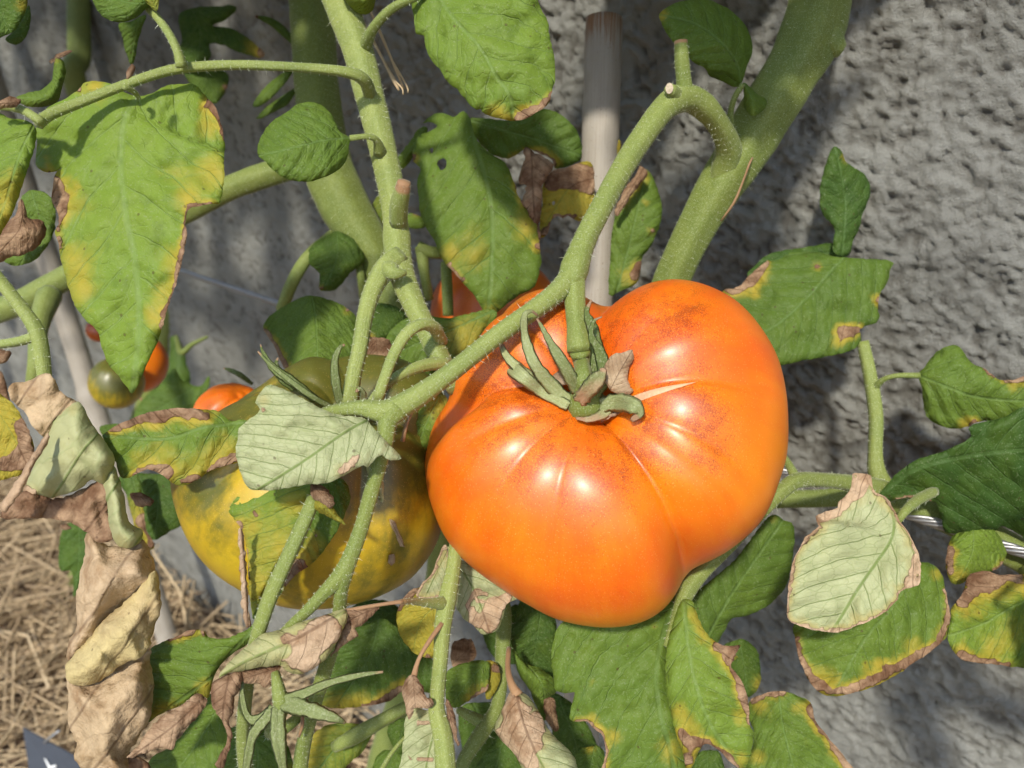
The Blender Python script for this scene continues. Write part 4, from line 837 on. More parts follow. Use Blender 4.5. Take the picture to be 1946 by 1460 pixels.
RF([(1682,944),(1660,932),(1655,905),(1640,900),(1620,902),(1618,925),(1605,945),(1593,955),(1592,965),(1575,970),(1550,982),(1553,992),(1555,1000),(1545,1010),(1530,1022),(1520,1040),(1510,1060),(1502,1090),(1497,1130),(1495,1165),(1500,1180),(1520,1190),(1550,1198),(1585,1203),(1605,1198),(1640,1185),(1680,1165),(1705,1140),(1712,1125),(1735,1115),(1746,1112),(1750,1090),(1748,1060),(1740,1040),(1725,1010),(1707,985),(1695,960)], [(1682,944),(1698,980),(1696,1020),(1672,1060),(1640,1105),(1612,1150),(1580,1202)], .272, dt=-.010, ds=.004, arch=.005, fold=-.012, und=1, tone=.7, dry=[(1638,913,20),(1632,935,16),(1605,955,15),(1580,975,13),(1560,985,8),(1738,1060,9),(1738,1085,11),(1725,1112,7),(1560,1196,4)], halo=.5, edry=5, label='pale veined leaf underside hanging at the right')
RF([(1745,1068),(1770,1072),(1788,1090),(1795,1110),(1800,1140),(1806,1170),(1801,1205),(1790,1220),(1760,1245),(1730,1265),(1700,1285),(1660,1305),(1630,1315),(1590,1323),(1560,1318),(1545,1305),(1530,1280),(1518,1250),(1510,1210),(1510,1185),(1550,1140),(1650,1090),(1720,1068)], [(1740,1080),(1690,1160),(1640,1220),(1585,1318)], .290, dt=-.006, ds=.004, arch=.004, fold=.015, tone=.45, dry=[(1513,1215,5),(1522,1250,6),(1535,1280,7),(1552,1303,10),(1580,1314,9),(1610,1312,9),(1640,1302,10),(1670,1290,11),(1700,1274,10),(1730,1258,9),(1760,1238,8),(1785,1220,6),(1804,1170,5),(1797,1120,4)], yel=[(1555,1285,14),(1590,1295,12),(1735,1225,14),(1780,1090,10)], label='green leaf with tan rolled rim under the pale one')
RF([(1803,1032),(1815,1015),(1850,1008),(1890,1008),(1905,1030),(1913,1050),(1910,1062),(1895,1082),(1870,1090),(1850,1092),(1840,1100),(1825,1110),(1808,1108),(1800,1090),(1797,1065)], [(1850,1010),(1848,1050),(1820,1108)], .300, tone=.75, dry=[(1802,1040,7),(1803,1065,8),(1806,1090,7),(1903,1070,5),(1890,1083,5)], yel=[(1825,1095,14)], fold=.01)
RF([(1990,1080),(1946,1090),(1900,1092),(1875,1085),(1855,1088),(1838,1097),(1828,1130),(1808,1155),(1806,1175),(1802,1200),(1801,1215),(1810,1235),(1830,1255),(1860,1260),(1890,1262),(1930,1268),(1990,1265),(2020,1180)], [(2010,1120),(1930,1150),(1870,1185),(1804,1208)], .292, dt=-.006, ds=.004, tone=.72, dry=[(1850,1105,16),(1870,1100,16),(1900,1100,14),(1845,1125,12),(1828,1145,11),(1930,1095,12),(1825,1245,9),(1850,1253,8),(1880,1258,7),(1915,1264,6)], yel=[(1860,1140,22),(1910,1120,20),(1880,1235,18),(1925,1200,26),(1835,1165,14)], label='yellowing leaf with a tan dead corner')
RF([(1424,1335),(1435,1325),(1460,1316),(1485,1313),(1510,1320),(1535,1330),(1545,1345),(1550,1370),(1565,1390),(1590,1420),(1610,1445),(1630,1480),(1620,1540),(1430,1540),(1415,1460),(1430,1420),(1432,1390),(1422,1360)], [(1480,1316),(1490,1390),(1520,1500)], .305, ds=.004, tone=.45, dry=[(1540,1346,10),(1553,1375,7),(1566,1392,8),(1582,1412,8),(1600,1435,8),(1615,1460,9),(1432,1330,6),(1460,1318,5),(1490,1316,6)], yel=[(1445,1340,14),(1520,1345,10),(1440,1440,12)], fold=.01)
RF([(1318,1130),(1400,1060),(1460,982),(1490,988),(1508,1000),(1508,1050),(1501,1090),(1490,1120),(1460,1150),(1420,1170),(1390,1176),(1376,1200),(1360,1226),(1338,1210),(1308,1160)], [(1345,1210),(1390,1130),(1480,1000)], .315, dt=.012, ds=.006, tone=.32, dry=[(1470,988,5)], label='green leaf below the big tomato on the right')
RF([(1290,1115),(1240,1135),(1150,1160),(1070,1182),(1050,1230),(1048,1260),(1052,1290),(1055,1312),(1075,1318),(1092,1315),(1085,1345),(1083,1368),(1095,1372),(1115,1372),(1130,1385),(1145,1400),(1151,1430),(1142,1470),(1140,1540),(1300,1540),(1308,1460),(1292,1400),(1285,1350),(1272,1300),(1266,1250),(1276,1200),(1300,1150)], [(1295,1125),(1262,1200),(1247,1280),(1255,1360),(1275,1430),(1290,1530)], .285, dt=-.012, ds=-.006, arch=.004, fold=.02, tone=.42, dry=[(1095,1373,6),(1118,1377,7),(1138,1395,8),(1148,1420,8),(1146,1450,8),(1142,1490,9),(1246,1190,3),(1124,1298,3)], yel=[(1165,1400,14),(1270,1430,18)], label='large lobed green leaf under the big tomato')
RF([(1297,1140),(1315,1143),(1327,1175),(1340,1200),(1360,1220),(1385,1228),(1408,1226),(1398,1244),(1405,1250),(1388,1262),(1397,1277),(1412,1300),(1423,1340),(1425,1375),(1433,1395),(1430,1420),(1425,1440),(1412,1462),(1390,1450),(1370,1430),(1345,1415),(1330,1425),(1305,1475),(1300,1440),(1280,1380),(1266,1310),(1266,1240),(1280,1180)], [(1300,1140),(1307,1220),(1322,1300),(1352,1380),(1408,1458)], .270, dt=-.010, ds=.006, arch=.005, fold=.02, tone=.66, dry=[(1365,1228,8),(1385,1238,10),(1398,1232,8),(1382,1252,10),(1398,1280,8),(1410,1305,9),(1418,1335,8),(1425,1375,5),(1295,1392,9),(1305,1412,11),(1330,1408,9),(1350,1418,8),(1375,1435,8),(1400,1455,7),(1302,1450,10)], yel=[(1320,1170,12),(1340,1215,10),(1290,1350,12),(1320,1390,12),(1405,1360,12),(1410,1440,10)], label='light green leaf lobe with brown split margins')
# under the big tomato, centre
RF([(1000,1125),(1050,1160),(1058,1240),(1050,1290),(1010,1280),(980,1245),(972,1200)], [(1030,1150),(1010,1280)], .325, tone=.1)
RF([(975,1235),(1000,1262),(1030,1272),(1052,1290),(1060,1310),(1045,1330),(1035,1370),(1020,1345),(1005,1310),(985,1280)], [(980,1240),(1030,1300),(1035,1365)], .305, tone=.45, pil=.006, pr=18)
RF([(1035,1330),(1050,1325),(1058,1355),(1060,1390),(1048,1385),(1036,1360)], [(1045,1328),(1052,1388)], .302, dryall=1, pil=.003, pr=8)
RF([(985,1313),(1005,1325),(1020,1345),(1030,1365),(1045,1390),(1065,1410),(1085,1430),(1096,1452),(1095,1520),(1010,1520),(995,1470),(975,1430),(955,1410),(940,1385),(950,1360),(960,1335),(970,1315)], [(980,1315),(1000,1390),(1060,1510)], .285, dt=-.006, und=1, pil=.010, pr=32, dry=[(975,1340,28),(985,1375,32),(970,1395,28),(1000,1420,28),(1020,1370,18),(1010,1450,16)], tone=.7, yel=[(1030,1400,20)], halo=.6, label='rolled dead leaf, tan above and pale green below')
tube([(967, 1232, .30, 10), (965, 1270, .292, 11), (972, 1300, .286, 15), (985, 1322, .283, 22)], PB, 'dead_stalk', .5, brown0=1, brown1=1, seg=10)
tube([(950, 1110, .32, 30), (958, 1170, .318, 30), (956, 1230, .315, 28), (952, 1300, .31, 26), (945, 1345, .305, 26), (918, 1390, .30, 30), (885, 1440, .295, 26), (860, 1500, .29, 24)], PB, 'leaf_stalk', .38, hair=.6)
tube([(925, 1378, .302, 26), (895, 1362, .305, 20), (872, 1350, .31, 14)], PB, 'leaf_stalk', .5, hair=.4)
tube([(868, 1030, .272, 26), (862, 1080, .268, 27), (850, 1140, .264, 34), (842, 1190, .262, 30), (838, 1250, .26, 27), (832, 1310, .258, 27), (830, 1350, .256, 30), (842, 1400, .254, 36), (850, 1500, .252, 40)], PB, 'leaf_stalk', .8, hair=1.0, ridge=.1)
tube([(845, 1146, .263, 26), (815, 1146, .256, 18), (785, 1143, .248, 13), (762, 1144, .24, 10)], PB, 'leaf_stalk', .8, brown0=.2, brown1=.6, hair=.6)
tube([(840, 1185, .26, 10), (815, 1220, .256, 9), (795, 1255, .254, 8), (785, 1292, .252, 14)], PB, 'dead_stalk', .5, brown0=.9, brown1=1, seg=10)
RF([(848,1040),(880,1065),(920,1092),(975,1122),(987,1136),(962,1150),(956,1175),(946,1196),(920,1206),(900,1190),(880,1175),(866,1150),(868,1110)], [(855,1050),(900,1120),(930,1200)], .282, und=1, tone=.6, dry=[(960,1138,12),(945,1155,18),(930,1178,22),(905,1180,14),(890,1150,4),(905,1118,4),(925,1128,4),(895,1133,3),(915,1145,4)], halo=.4, wav=.003, label='pale spotted leaf with a dead brown corner')
RF([(846,1035),(832,1060),(820,1090),(800,1112),(793,1135),(830,1136),(850,1130),(858,1080)], [(850,1045),(810,1130)], .276, und=1, tone=.5, edry=4)
RF([(765,1138),(755,1165),(754,1186),(764,1215),(785,1240),(810,1250),(836,1246),(842,1200),(835,1150),(810,1118),(785,1120)], [(838,1145),(800,1180),(785,1238)], .285, tone=.85, yelall=.85, dry=[(765,1130,8),(790,1118,8),(756,1160,5),(815,1249,5)])
RF([(772,1362),(790,1347),(812,1350),(836,1352),(850,1382),(860,1440),(864,1520),(755,1520),(763,1440),(768,1395)], [(838,1352),(815,1430),(800,1520)], .262, und=1, tone=.5, fold=-.01, yel=[(800,1352,14)], dry=[(822,1372,3),(797,1376,3),(777,1440,4),(824,1442,4),(796,1448,3)], halo=.2, label='yellowish leaf underside with dark specks')
RF([(778,1284),(793,1288),(808,1318),(826,1340),(805,1347),(788,1348),(779,1368),(768,1340),(764,1308)], [(785,1288),(790,1350)], .252, dryall=1, pil=.004, pr=10, und=.4)
RF([(846,1330),(860,1342),(868,1380),(872,1420),(858,1390),(848,1360)], [(850,1335),(868,1415)], .256, dryall=1, pil=.003, pr=8)
RF([(850,1275),(890,1258),(920,1255),(932,1270),(926,1310),(908,1322),(885,1336),(865,1346),(850,1335),(846,1305)], [(922,1262),(890,1295),(858,1340)], .30, tone=.45, dry=[(900,1328,8),(925,1310,5)], yel=[(905,1318,12)])
RF([(920,1258),(945,1262),(950,1290),(938,1320),(925,1330),(922,1300)], [(940,1262),(930,1325)], .304, tone=.6, yelall=.8, dry=[(945,1275,8)])
RF([(860,1225),(895,1215),(905,1245),(890,1262),(862,1268)], [(862,1260),(900,1225)], .33, dryall=1)
RF([(618,1275),(640,1215),(690,1190),(735,1178),(785,1228),(825,1260),(832,1318),(775,1308),(742,1332),(690,1342),(640,1346),(602,1332)], [(720,1182),(700,1250),(640,1340)], .325, tone=.2, dry=[(760,1312,9),(725,1335,8),(690,1345,6)], yel=[(640,1340,18),(690,1335,14)], label='green leaf with yellow edge over the straw')
tube([(800, 1335, .32, 22), (770, 1345, .318, 24), (720, 1372, .316, 26), (675, 1398, .316, 30), (635, 1420, .318, 20)], PB, 'leaf_stalk', .5)
RF([(572,1425),(598,1392),(640,1374),(690,1378),(712,1385),(688,1430),(655,1462),(640,1520),(570,1520)], [(700,1385),(640,1420),(580,1500)], .325, tone=.5, yelall=.2, yel=[(600,1400,25),(590,1450,20)], dry=[(580,1420,5)])
RF([(895,1470),(930,1420),(960,1385),(985,1420),(1005,1470),(1010,1520),(870,1520)], [(960,1390),(930,1510)], .315, tone=.18)
RF([(738,1380),(778,1366),(772,1420),(758,1434),(742,1412)], [(770,1370),(752,1430)], .31, tone=.25)
tube([(775, 1395, .30, 6), (745, 1430, .297, 8), (715, 1480, .295, 10)], PB, 'leaf_stalk', .5)
RF([(715,1440),(745,1425),(772,1440),(768,1520),(700,1520)], [(745,1430),(735,1510)], .32, tone=.35)
RF([(1095,1430),(1110,1422),(1140,1418),(1150,1450),(1140,1520),(1090,1520)], [(1130,1420),(1110,1510)], .318, tone=.25, yel=[(1120,1422,8)])
RF([(1320,1440),(1350,1425),(1372,1440),(1380,1520),(1310,1520)], [(1345,1430),(1345,1510)], .32, tone=.2)
RF([(1158,560),(1160,480),(1165,430),(1175,392),(1198,352),(1216,322),(1236,328),(1251,365),(1258,400),(1250,440),(1235,470),(1221,490),(1216,520),(1208,540),(1180,552)], [(1170,560),(1195,470),(1225,340)], .372, tone=.4, dry=[(1210,335,12),(1195,352,12),(1182,378,10),(1205,525,12),(1215,500,6),(1238,440,4)], yel=[(1190,520,10)], label='green leaf with brown edge beside the stake')
RF([(1168,398),(1186,362),(1206,334),(1218,316),(1231,332),(1205,366),(1188,392),(1172,412)], [(1222,322),(1172,405)], .362, dryall=1, pil=.003, pr=8, tone=.4)
RF([(1172,262),(1180,268),(1178,290),(1172,300),(1168,285)], [(1175,265),(1172,298)], .385, dryall=.2, yelall=1, grid=4)
tube([(1430, 300, .322, 3.5), (1424, 312, .320, 4), (1412, 345, .322, 4), (1395, 385, .325, 5), (1370, 420, .331, 3)], PB, 'dead_strand', .5, brown0=1, brown1=1, seg=6)
for (pl_, md_, d_, tn_) in (([(872,1352),(915,1335),(965,1345),(1000,1395),(1010,1450),(985,1500),(925,1520),(885,1450)], [(900,1340),(940,1420),(980,1515)], .342, .2), ([(1045,1320),(1085,1335),(1118,1380),(1140,1440),(1120,1500),(1065,1490),(1050,1400)], [(1060,1325),(1090,1400),(1110,1495)], .345, .15),
                            ([(425,1395),(480,1375),(535,1400),(560,1470),(530,1530),(440,1530),(415,1460)], [(480,1380),(490,1450),(470,1525)], .335, .25), ([(655,1165),(700,1140),(752,1150),(770,1190),(735,1215),(690,1215),(660,1195)], [(760,1160),(710,1180),(665,1190)], .365, .12),
                            ([(905,1145),(945,1160),(985,1150),(1010,1190),(1000,1250),(960,1262),(925,1230)], [(950,1155),(965,1210),(970,1258)], .352, .1), ([(1370,1235),(1410,1215),(1440,1240),(1445,1300),(1420,1325),(1395,1290)], [(1405,1220),(1415,1270),(1420,1320)], .352, .2)):
    RF(pl_, md_, d_, tone=tn_, yel=[(pl_[3][0], pl_[3][1], 12)], fold=.01)
# empty calyx on a stalk, lower centre
cal2 = tube([(512, 1395, .247, 20), (526, 1370, .243, 26), (535, 1345, .241, 30), (530, 1315, .24, 26), (523, 1278, .243, 16)], PB, 'empty_calyx', .45, hair=1.2)
for pts in ([(535, 1335, .240, 26), (570, 1322, .236, 20), (620, 1300, .232, 15), (680, 1284, .230, 10), (728, 1277, .230, 4)],
            [(540, 1335, .239, 34), (575, 1345, .233, 30), (610, 1356, .230, 24), (640, 1366, .230, 14), (656, 1374, .232, 5)],
            [(530, 1345, .239, 28), (528, 1385, .235, 27), (532, 1425, .234, 24), (540, 1470, .236, 10)],
            [(522, 1348, .24, 26), (500, 1372, .238, 20), (480, 1400, .238, 18), (470, 1450, .24, 14), (465, 1490, .242, 8)],
            [(520, 1350, .242, 24), (490, 1368, .243, 18), (470, 1360, .244, 12), (460, 1320, .245, 9), (462, 1280, .247, 6)]):
    sepal([(a, b, c, w*1.35) for a, b, c, w in pts], cal2, tone=.42, brown=-.25, flat=.45)
tube([(520, 1400, .262, 24), (560, 1370, .266, 20), (585, 1345, .270, 16)], PB, 'pedicel', .2, hair=.4)
tube([(575, 1360, .258, 7), (574, 1380, .256, 7), (568, 1400, .258, 5)], PB, 'dead_strand', .5, brown0=1, brown1=.8, seg=6)

# --- far left plant
c0 = pix(155, 190, .72)
tube([(*(pix(150, -60, .72)), .0098), (*pix(152, 100, .72), .0098), (*c0, .0095), (c0[0]+.03, c0[1]+.03, .45, .0095), (gC[0], gC[1], -.02, .011)], PC, 'stem', .45, world=True)
leaf(PC, [(325,640),(345,655),(355,690),(362,720),(350,760),(325,800),(290,800),(300,760),(320,700)], [(340,645),(335,720),(300,795)], .70, tone=.12, fold=.01)
leaf(PC, [(262,770),(300,775),(315,800),(300,850),(262,830)], [(270,775),(300,840)], .72, tone=.15)
tube([(335, 640, .68, 8), (345, 670, .66, 12), (365, 655, .66, 9), (395, 640, .66, 5)], PC, 'sepal', .2)
tube([(255, 745, .70, 4), (285, 775, .70, 5), (320, 800, .70, 4)], PC, 'dead_strand', .4, brown0=1, brown1=1, seg=6)

# --- foliage of the same plants beyond the picture's edges (it shades the wall)
TPL = [(0,0),(.05,.10),(.13,.20),(.20,.17),(.27,.27),(.40,.25),(.48,.28),(.62,.20),(.68,.22),(.84,.10),(1.0,0),(.84,-.10),(.70,-.20),(.64,-.19),(.50,-.27),(.41,-.24),(.28,-.28),(.20,-.18),(.12,-.20),(.05,-.10)]
ANCH = {}
def crown(plant, pts):
    tube(pts, plant, 'stem', .4, world=True); P = catmull(np.array(pts)[:, :3]*1e3, step=12)/1e3
    ANCH.setdefault(plant.name, []).append(P)
def spare_leaf(plant, x, y, d, L, ang, **k):
    ca, sa = math.cos(ang), math.sin(ang)
    f = lambda u, v: (x+L*(u*ca-v*sa), y+L*(u*sa+v*ca))
    leaf(plant, [f(u, v*1.2) for u, v in TPL], [f(0, 0), f(.35, .01), f(.7, 0), f(1, 0)], d, grid=16, **k)
    base = pix(*f(.02, 0), d); b2 = pix(*f(-.15, 0), d+.003)
    A = np.concatenate(ANCH[plant.name]); q = A[np.argmin(np.linalg.norm(A-base, axis=1))]
    m = (b2+q)/2+np.array([0, 0, .02])
    tube([(*base, .0011), (*b2, .0014), (*m, .0019), (*q, .0026)], plant, 'leaf_stalk', .5, world=True, seg=8)
sc_ = pix(150, -60, .72)
crown(PC, [(*sc_, .0098), (*(sc_+np.array([0, -.04, .12])), .009), (*(sc_+np.array([.02, -.10, .28])), .008), (*(sc_+np.array([.0, -.12, .50])), .006)])
crown(PC, [(*(sc_+np.array([0, -.04, .12])), .006), (*(sc_+np.array([-.14, -.14, .18])), .006), (*(sc_+np.array([-.30, -.22, .26])), .005)])
crown(PC, [(*pix(-60, -260, .62), .006), (*pix(-330, -150, .60), .006), (*pix(-340, 150, .60), .006), (*pix(-330, 420, .62), .006), (*pix(-300, 700, .66), .005)])
crown(PA, [(*(upA+np.array([-.01, .01, .15])), .007), (*(upA+np.array([-.12, .04, .22])), .006), (*(upA+np.array([-.25, .04, .25])), .005)])
crown(PA, [(*(upA+np.array([-.01, .01, .15])), .006), (*(upA+np.array([.05, .0, .22])), .005), (*(upA+np.array([.12, -.02, .30])), .004)])
crown(PB, [(*pix(1960, 1080, .327), .007), (*pix(2150, 1120, .29), .007), (*pix(2400, 1150, .27), .006)])
def project(p):
    q = p-CAM; z = q@FW; return 973+FPX*(q@RT)/z, 730-FPX*(q@UP)/z, z
SD = np.array(sdir); nsp = 0
for gx_ in range(-40, 1010, 50):                      # crown foliage between the sun and the wall's left half
    for gy_ in range(-20, 790, 75):
        x0 = gx_+random.uniform(-30, 30); y0 = gy_+random.uniform(-35, 35)
        r_ = FW+((x0-973)/FPX)*RT-((y0-730)/FPX)*UP; W_ = CAM+r_*(WALL_D/(r_@(-WN)))
        if W_[2] < 0.05 or random.random() < .12: continue
        for s_ in (random.uniform(.24, .34), random.uniform(.34, .5)):
            x, y, d = project(W_+SD*s_)
            if (W_+SD*s_)[1] < .30 or d < .25 or (x > -110 and y > -150): continue
            Lp = random.uniform(.052, .072)*FPX/d; an_ = None
            for _ in range(10):
                a_ = random.uniform(-3.1, 3.1); ok_ = True
                for u_ in (-.2, .0, .3, .6, 1.05):
                    ex, ey = x+Lp*u_*math.cos(a_), y+Lp*u_*math.sin(a_); mg = Lp*.32+25
                    if ex > -mg and ey > -mg: ok_ = False
                if ok_: an_ = a_; break
            if an_ is None: continue
            nsp += 1
            spare_leaf(PC if x < 100 else PA, x, y, d, Lp, an_, dt=random.uniform(-.02, .02), ds=random.uniform(-.02, .02), tone=random.uniform(.2, .6), wav=.003); break
crown(PB, [(*(up3+np.array([.012, .0, .16])), .008), (*(up3+np.array([-.06, -.08, .26])), .007), (*(up3+np.array([-.16, -.16, .32])), .006)])
for (tx, ty, td) in ((1570, -20, .325), (1545, 50, .326), (1500, 140, .328), (1148, 70, .385), (1150, 180, .385), (1330, 60, .315), (1440, 230, .33), (1250, 120, .44), (1300, 40, .42), (1050, 60, .48), (1220, 250, .44), (1640, 60, .36), (1400, 60, .39)):
    for s_ in np.linspace(.10, .34, 13):
        p_ = pix(tx, ty, td)+SD*s_; x, y, d = project(p_); Lp = .062*FPX/d
        if d < .12 or y > -Lp*.36-30: continue
        nsp += 1; spare_leaf(PB, x-Lp*.5, y, d, Lp, random.uniform(-.25, .12), dt=random.uniform(-.008, .008), ds=random.uniform(-.02, .02), tone=random.uniform(.2, .6), wav=.002); break
print('crown leaves', nsp)
for (x, y, d, L, a) in ((2010, 1130, .25, 260, .6), (2060, 1250, .24, 280, 1.2), (2020, 1400, .27, 230, .9), (2200, 1050, .24, 300, 1.5), (2260, 1300, .23, 280, .4), (2120, 900, .25, 260, .2), (1990, 1330, .262, 200, .1)):
    spare_leaf(PB, x, y, d, L, a, dt=random.uniform(-.02, .02), ds=random.uniform(-.02, .02), tone=random.uniform(.3, .6), wav=.003)
for p in (PA, PB, PC): hair_part(p)

# ------------------------------------------------------------------ tomatoes
T1 = root('tomato', pix(1143, 1180, .285), 'large lobed ripe orange tomato with reddish speckled shoulders and a pale scar', 'tomato')
OUT1 = [(1143,556),(1170,546),(1230,533),(1290,533),(1340,545),(1390,570),(1420,600),(1445,640),(1465,680),(1477,720),(1483,765),(1482,800),(1481,830),(1478,870),(1465,910),(1450,950),(1425,990),(1395,1020),(1360,1050),(1330,1070),(1308,1085),(1298,1108),(1270,1140),(1230,1165),(1190,1177),(1150,1181),(1110,1178),(1060,1168),(1010,1145),(960,1118),(910,1085),(870,1050),(840,1010),(820,965),(808,920),(803,880),(808,845),(818,810),(835,785),(852,765),(857,735),(862,705),(878,685),(905,650),(920,620),(940,590),(970,565),(1005,552),(1040,545),(1100,543),(1130,550)]
CR1 = [(math.radians(-84), .14, .20, 1.6, 0.0), (math.radians(52), .16, .20, 2.2, 0.05), (math.radians(204), .13, .15, 1.45, -0.45), (math.radians(-4), .07, .14, 1.3, 0.0),
       (math.radians(105), .022, .10, 1.3, 0), (math.radians(132), .030, .10, 1.4, 0), (math.radians(158), .020, .09, 1.3, 0), (math.radians(24), .050, .13, 1.4, 0), (math.radians(38), .02, .08, 1.3, 0), (math.radians(232), .05, .14, 1.4, 0), (math.radians(-45), .015, .12, 1.2, 0)]
b1, S1 = tomato_body(T1, 1143, 857, .285, OUT1, .056, (1112, 738), CR1, M_TOM, dim=.27, dimw=.42,
    reds=[(1285, 612, 85, .68), (1235, 585, 80, .55), (1000, 760, 80, .7), (930, 740, 60, .6), (1330, 790, 80, .8), (1280, 780, 60, .7), (1050, 800, 90, .55), (1215, 870, 50, .6), (900, 690, 40, .7), (1010, 600, 60, .8), (1350, 850, 70, .6), (1140, 830, 60, .5)], rshoulder=.58, ribs=.003)
# corky scar on the shoulder
tt_ = np.linspace(.20, .62, 16); V = []
for i, t_ in enumerate(tt_):
    w_ = .030*math.sin(min(1, i/3)*math.pi/2)*(1-(i/15)**2*.95)
    for s_ in (-1, 0, 1): V.append(S1(np.array(t_), np.array(math.radians(16-18*(i/15)**.7)+s_*w_/max(.2, math.sin(t_))), .0002+(.0005 if s_ == 0 else 0)))
mesh_obj('growth_scar', V, [[3*i+j, 3*i+j+1, 3*i+j+4, 3*i+j+3] for i in range(15) for j in (0, 1)], M_SCAR, T1)
# calyx, pedicel and sepals
def dsurf(px_, py_, S, bias=0.0):
    """depth of the fruit surface seen at a pixel (nearest sample)"""
    tg_, pg_ = np.meshgrid(np.linspace(.02, 1.6, 90), np.linspace(-math.pi, math.pi, 180), indexing='ij'); Q = S(tg_, pg_)-CAM
    z = Q@FW; X = 973+FPX*(Q@RT)/z; Y = 730-FPX*(Q@UP)/z
    k = np.argmin((X-px_)**2+(Y-py_)**2+((z-z.min())*2000)**2*0); return float(z.ravel()[k])+bias
dc = dsurf(1112, 745, S1); print('calyx depth', dc)
tube([(1094, 495, .2635, 34), (1090, 535, .260, 42), (1093, 585, .257, 39), (1097, 625, .254, 40), (1100, 650, .252, 48), (1102, 668, .251, 50)], T1, 'pedicel', .5, hair=1.2, seg=20)
tube([(1102, 666, .252, 42), (1106, 690, .253, 34), (1109, 720, dc-.006, 33), (1112, 760, dc+.002, 40)], T1, 'pedicel', .25, hair=1.2, seg=20)
cx0, cy0 = 1112, 756
clx = tube([(1109, 730, dc-.004, 38), (1111, 750, dc-.001, 60), (1113, 768, dc+.0015, 76), (1114, 782, dc+.005, 60)], T1, 'calyx', .15, hair=.8)
def dd(x, y, o=-.002): return dsurf(x, y, S1, o)
SEP = [([(1090, 768, dd(1090, 768, -.003), 26), (1050, 735, dd(1050, 735, -.006), 34), (1015, 690, dd(1015, 690, -.009), 28), (998, 640, .245, 20), (997, 600, .243, 14), (1010, 592, .244, 8), (1022, 600, .246, 4)], .75, .12),  # left sepals get a paler tone for the sunlit side
       ([(1080, 772, dd(1080, 772, -.003), 24), (1030, 745, dd(1030, 745, -.004), 30), (980, 705, dd(980, 705, -.006), 34), (935, 672, dd(935, 672, -.008), 22), (912, 668, .25, 12), (905, 682, .251, 5)], .9, .15),
       ([(1060, 752, dd(1060, 752, -.002), 20), (1005, 715, dd(1005, 715, -.003), 26), (965, 680, dd(965, 680, -.004), 18), (948, 645, dd(948, 645, -.006), 10)], .95, .2),
       ([(1098, 745, dc-.004, 30), (1075, 700, dc-.010, 30), (1048, 655, dc-.012, 20), (1030, 622, dc-.012, 10), (1020, 605, dc-.010, 4)], .45, .1),
       ([(1100, 765, dc-.004, 34), (1115, 745, dc-.010, 40), (1132, 725, dc-.013, 40), (1145, 708, dc-.013, 22), (1142, 700, dc-.012, 8)], .25, .45),
       ([(1130, 750, dc-.003, 30), (1148, 715, dc-.006, 32), (1140, 670, dc-.008, 26), (1124, 640, dc-.009, 14), (1128, 612, dc-.009, 8), (1144, 602, dc-.009, 3)], .12, .1),  # dark tone here and below paints in the pedicel's shade
       ([(1125, 735, dc-.001, 28), (1135, 680, dc-.002, 30), (1128, 630, dc-.003, 28), (1115, 595, dc-.004, 14), (1124, 570, dc-.005, 4)], .1, .05),
       ([(1140, 770, dd(1140, 770, -.003), 36), (1170, 765, dd(1170, 765, -.006), 44), (1200, 770, dd(1200, 770, -.008), 40), (1214, 785, dd(1214, 785, -.006), 26), (1200, 800, dd(1200, 800, -.004), 10)], .6, .22),
       ([(1160, 765, dd(1160, 765, -.005), 26), (1150, 785, dd(1150, 785, -.006), 24), (1120, 797, dd(1120, 797, -.005), 16), (1095, 795, dd(1095, 795, -.003), 6)], .8, .5)]
for pts, tn, br in SEP: sepal([(a, b, c, w*1.05) for a, b, c, w in pts], clx, tn, br, flat=.28)
leaf(clx, [(1148,712),(1150,690),(1165,676),(1185,670),(1200,664),(1206,676),(1198,690),(1193,722),(1202,746),(1180,752),(1158,738)], [(1160,740),(1178,705),(1200,668)], dd(1175, 710, -.004), dryall=1, und=1, tone=1.1, pil=.002, pr=10, grid=5, name='dry_sepal')
leaf(clx, [(1048,716),(1060,706),(1076,712),(1082,728),(1068,734),(1052,728)], [(1080,728),(1052,716)], dd(1065, 720, -.003), dryall=1, und=1, tone=1.0, pil=.001, pr=6, grid=4, name='dry_sepal')
leaf(clx, [(1092,796),(1110,797),(1140,790),(1165,778),(1172,762),(1190,770),(1178,786),(1150,798),(1120,803),(1098,802)], [(1175,768),(1140,794),(1095,799)], dd(1140, 790, -.004), dryall=.55, und=1, tone=.7, pil=.001, pr=6, grid=4, name='dry_sepal')

T2 = root('tomato', pix(593, 1150, .30), 'unripe yellow tomato with olive green shoulders behind the pale leaf', 'tomato')
OUT2 = [(593,668),(660,668),(730,672),(790,690),(830,720),(850,770),(858,840),(855,920),(845,985),(838,1020),(815,1065),(780,1105),(730,1130),(680,1145),(620,1152),(560,1148),(510,1132),(460,1105),(410,1065),(375,1015),(355,965),(345,920),(342,880),(350,845),(372,815),(420,785),(460,757),(505,728),(550,695)]
b2, S2 = tomato_body(T2, 600, 905, .305, OUT2, .046, (672, 770), [(math.radians(150), .10, .22, 1.8, 0), (math.radians(80), .06, .2, 1.8, 0), (math.radians(20), .08, .2, 1.6, 0), (math.radians(-100), .08, .2, 1.6, 0), (math.radians(210), .05, .16, 1.5, 0)], M_TOMG, dim=.16, dimw=.32,
    gshoulder=1.05, greens=[(390, 950, 55, .75), (600, 690, 150, 1.1), (450, 780, 110, 1.0), (750, 1040, 60, .75), (380, 930, 75, 1.0), (420, 1010, 60, .7), (700, 1110, 90, .6), (560, 1110, 70, .55), (800, 960, 50, .6)], reds=[(760, 985, 30, .5), (520, 1020, 60, .3)], rshoulder=0.05, ribs=.004)
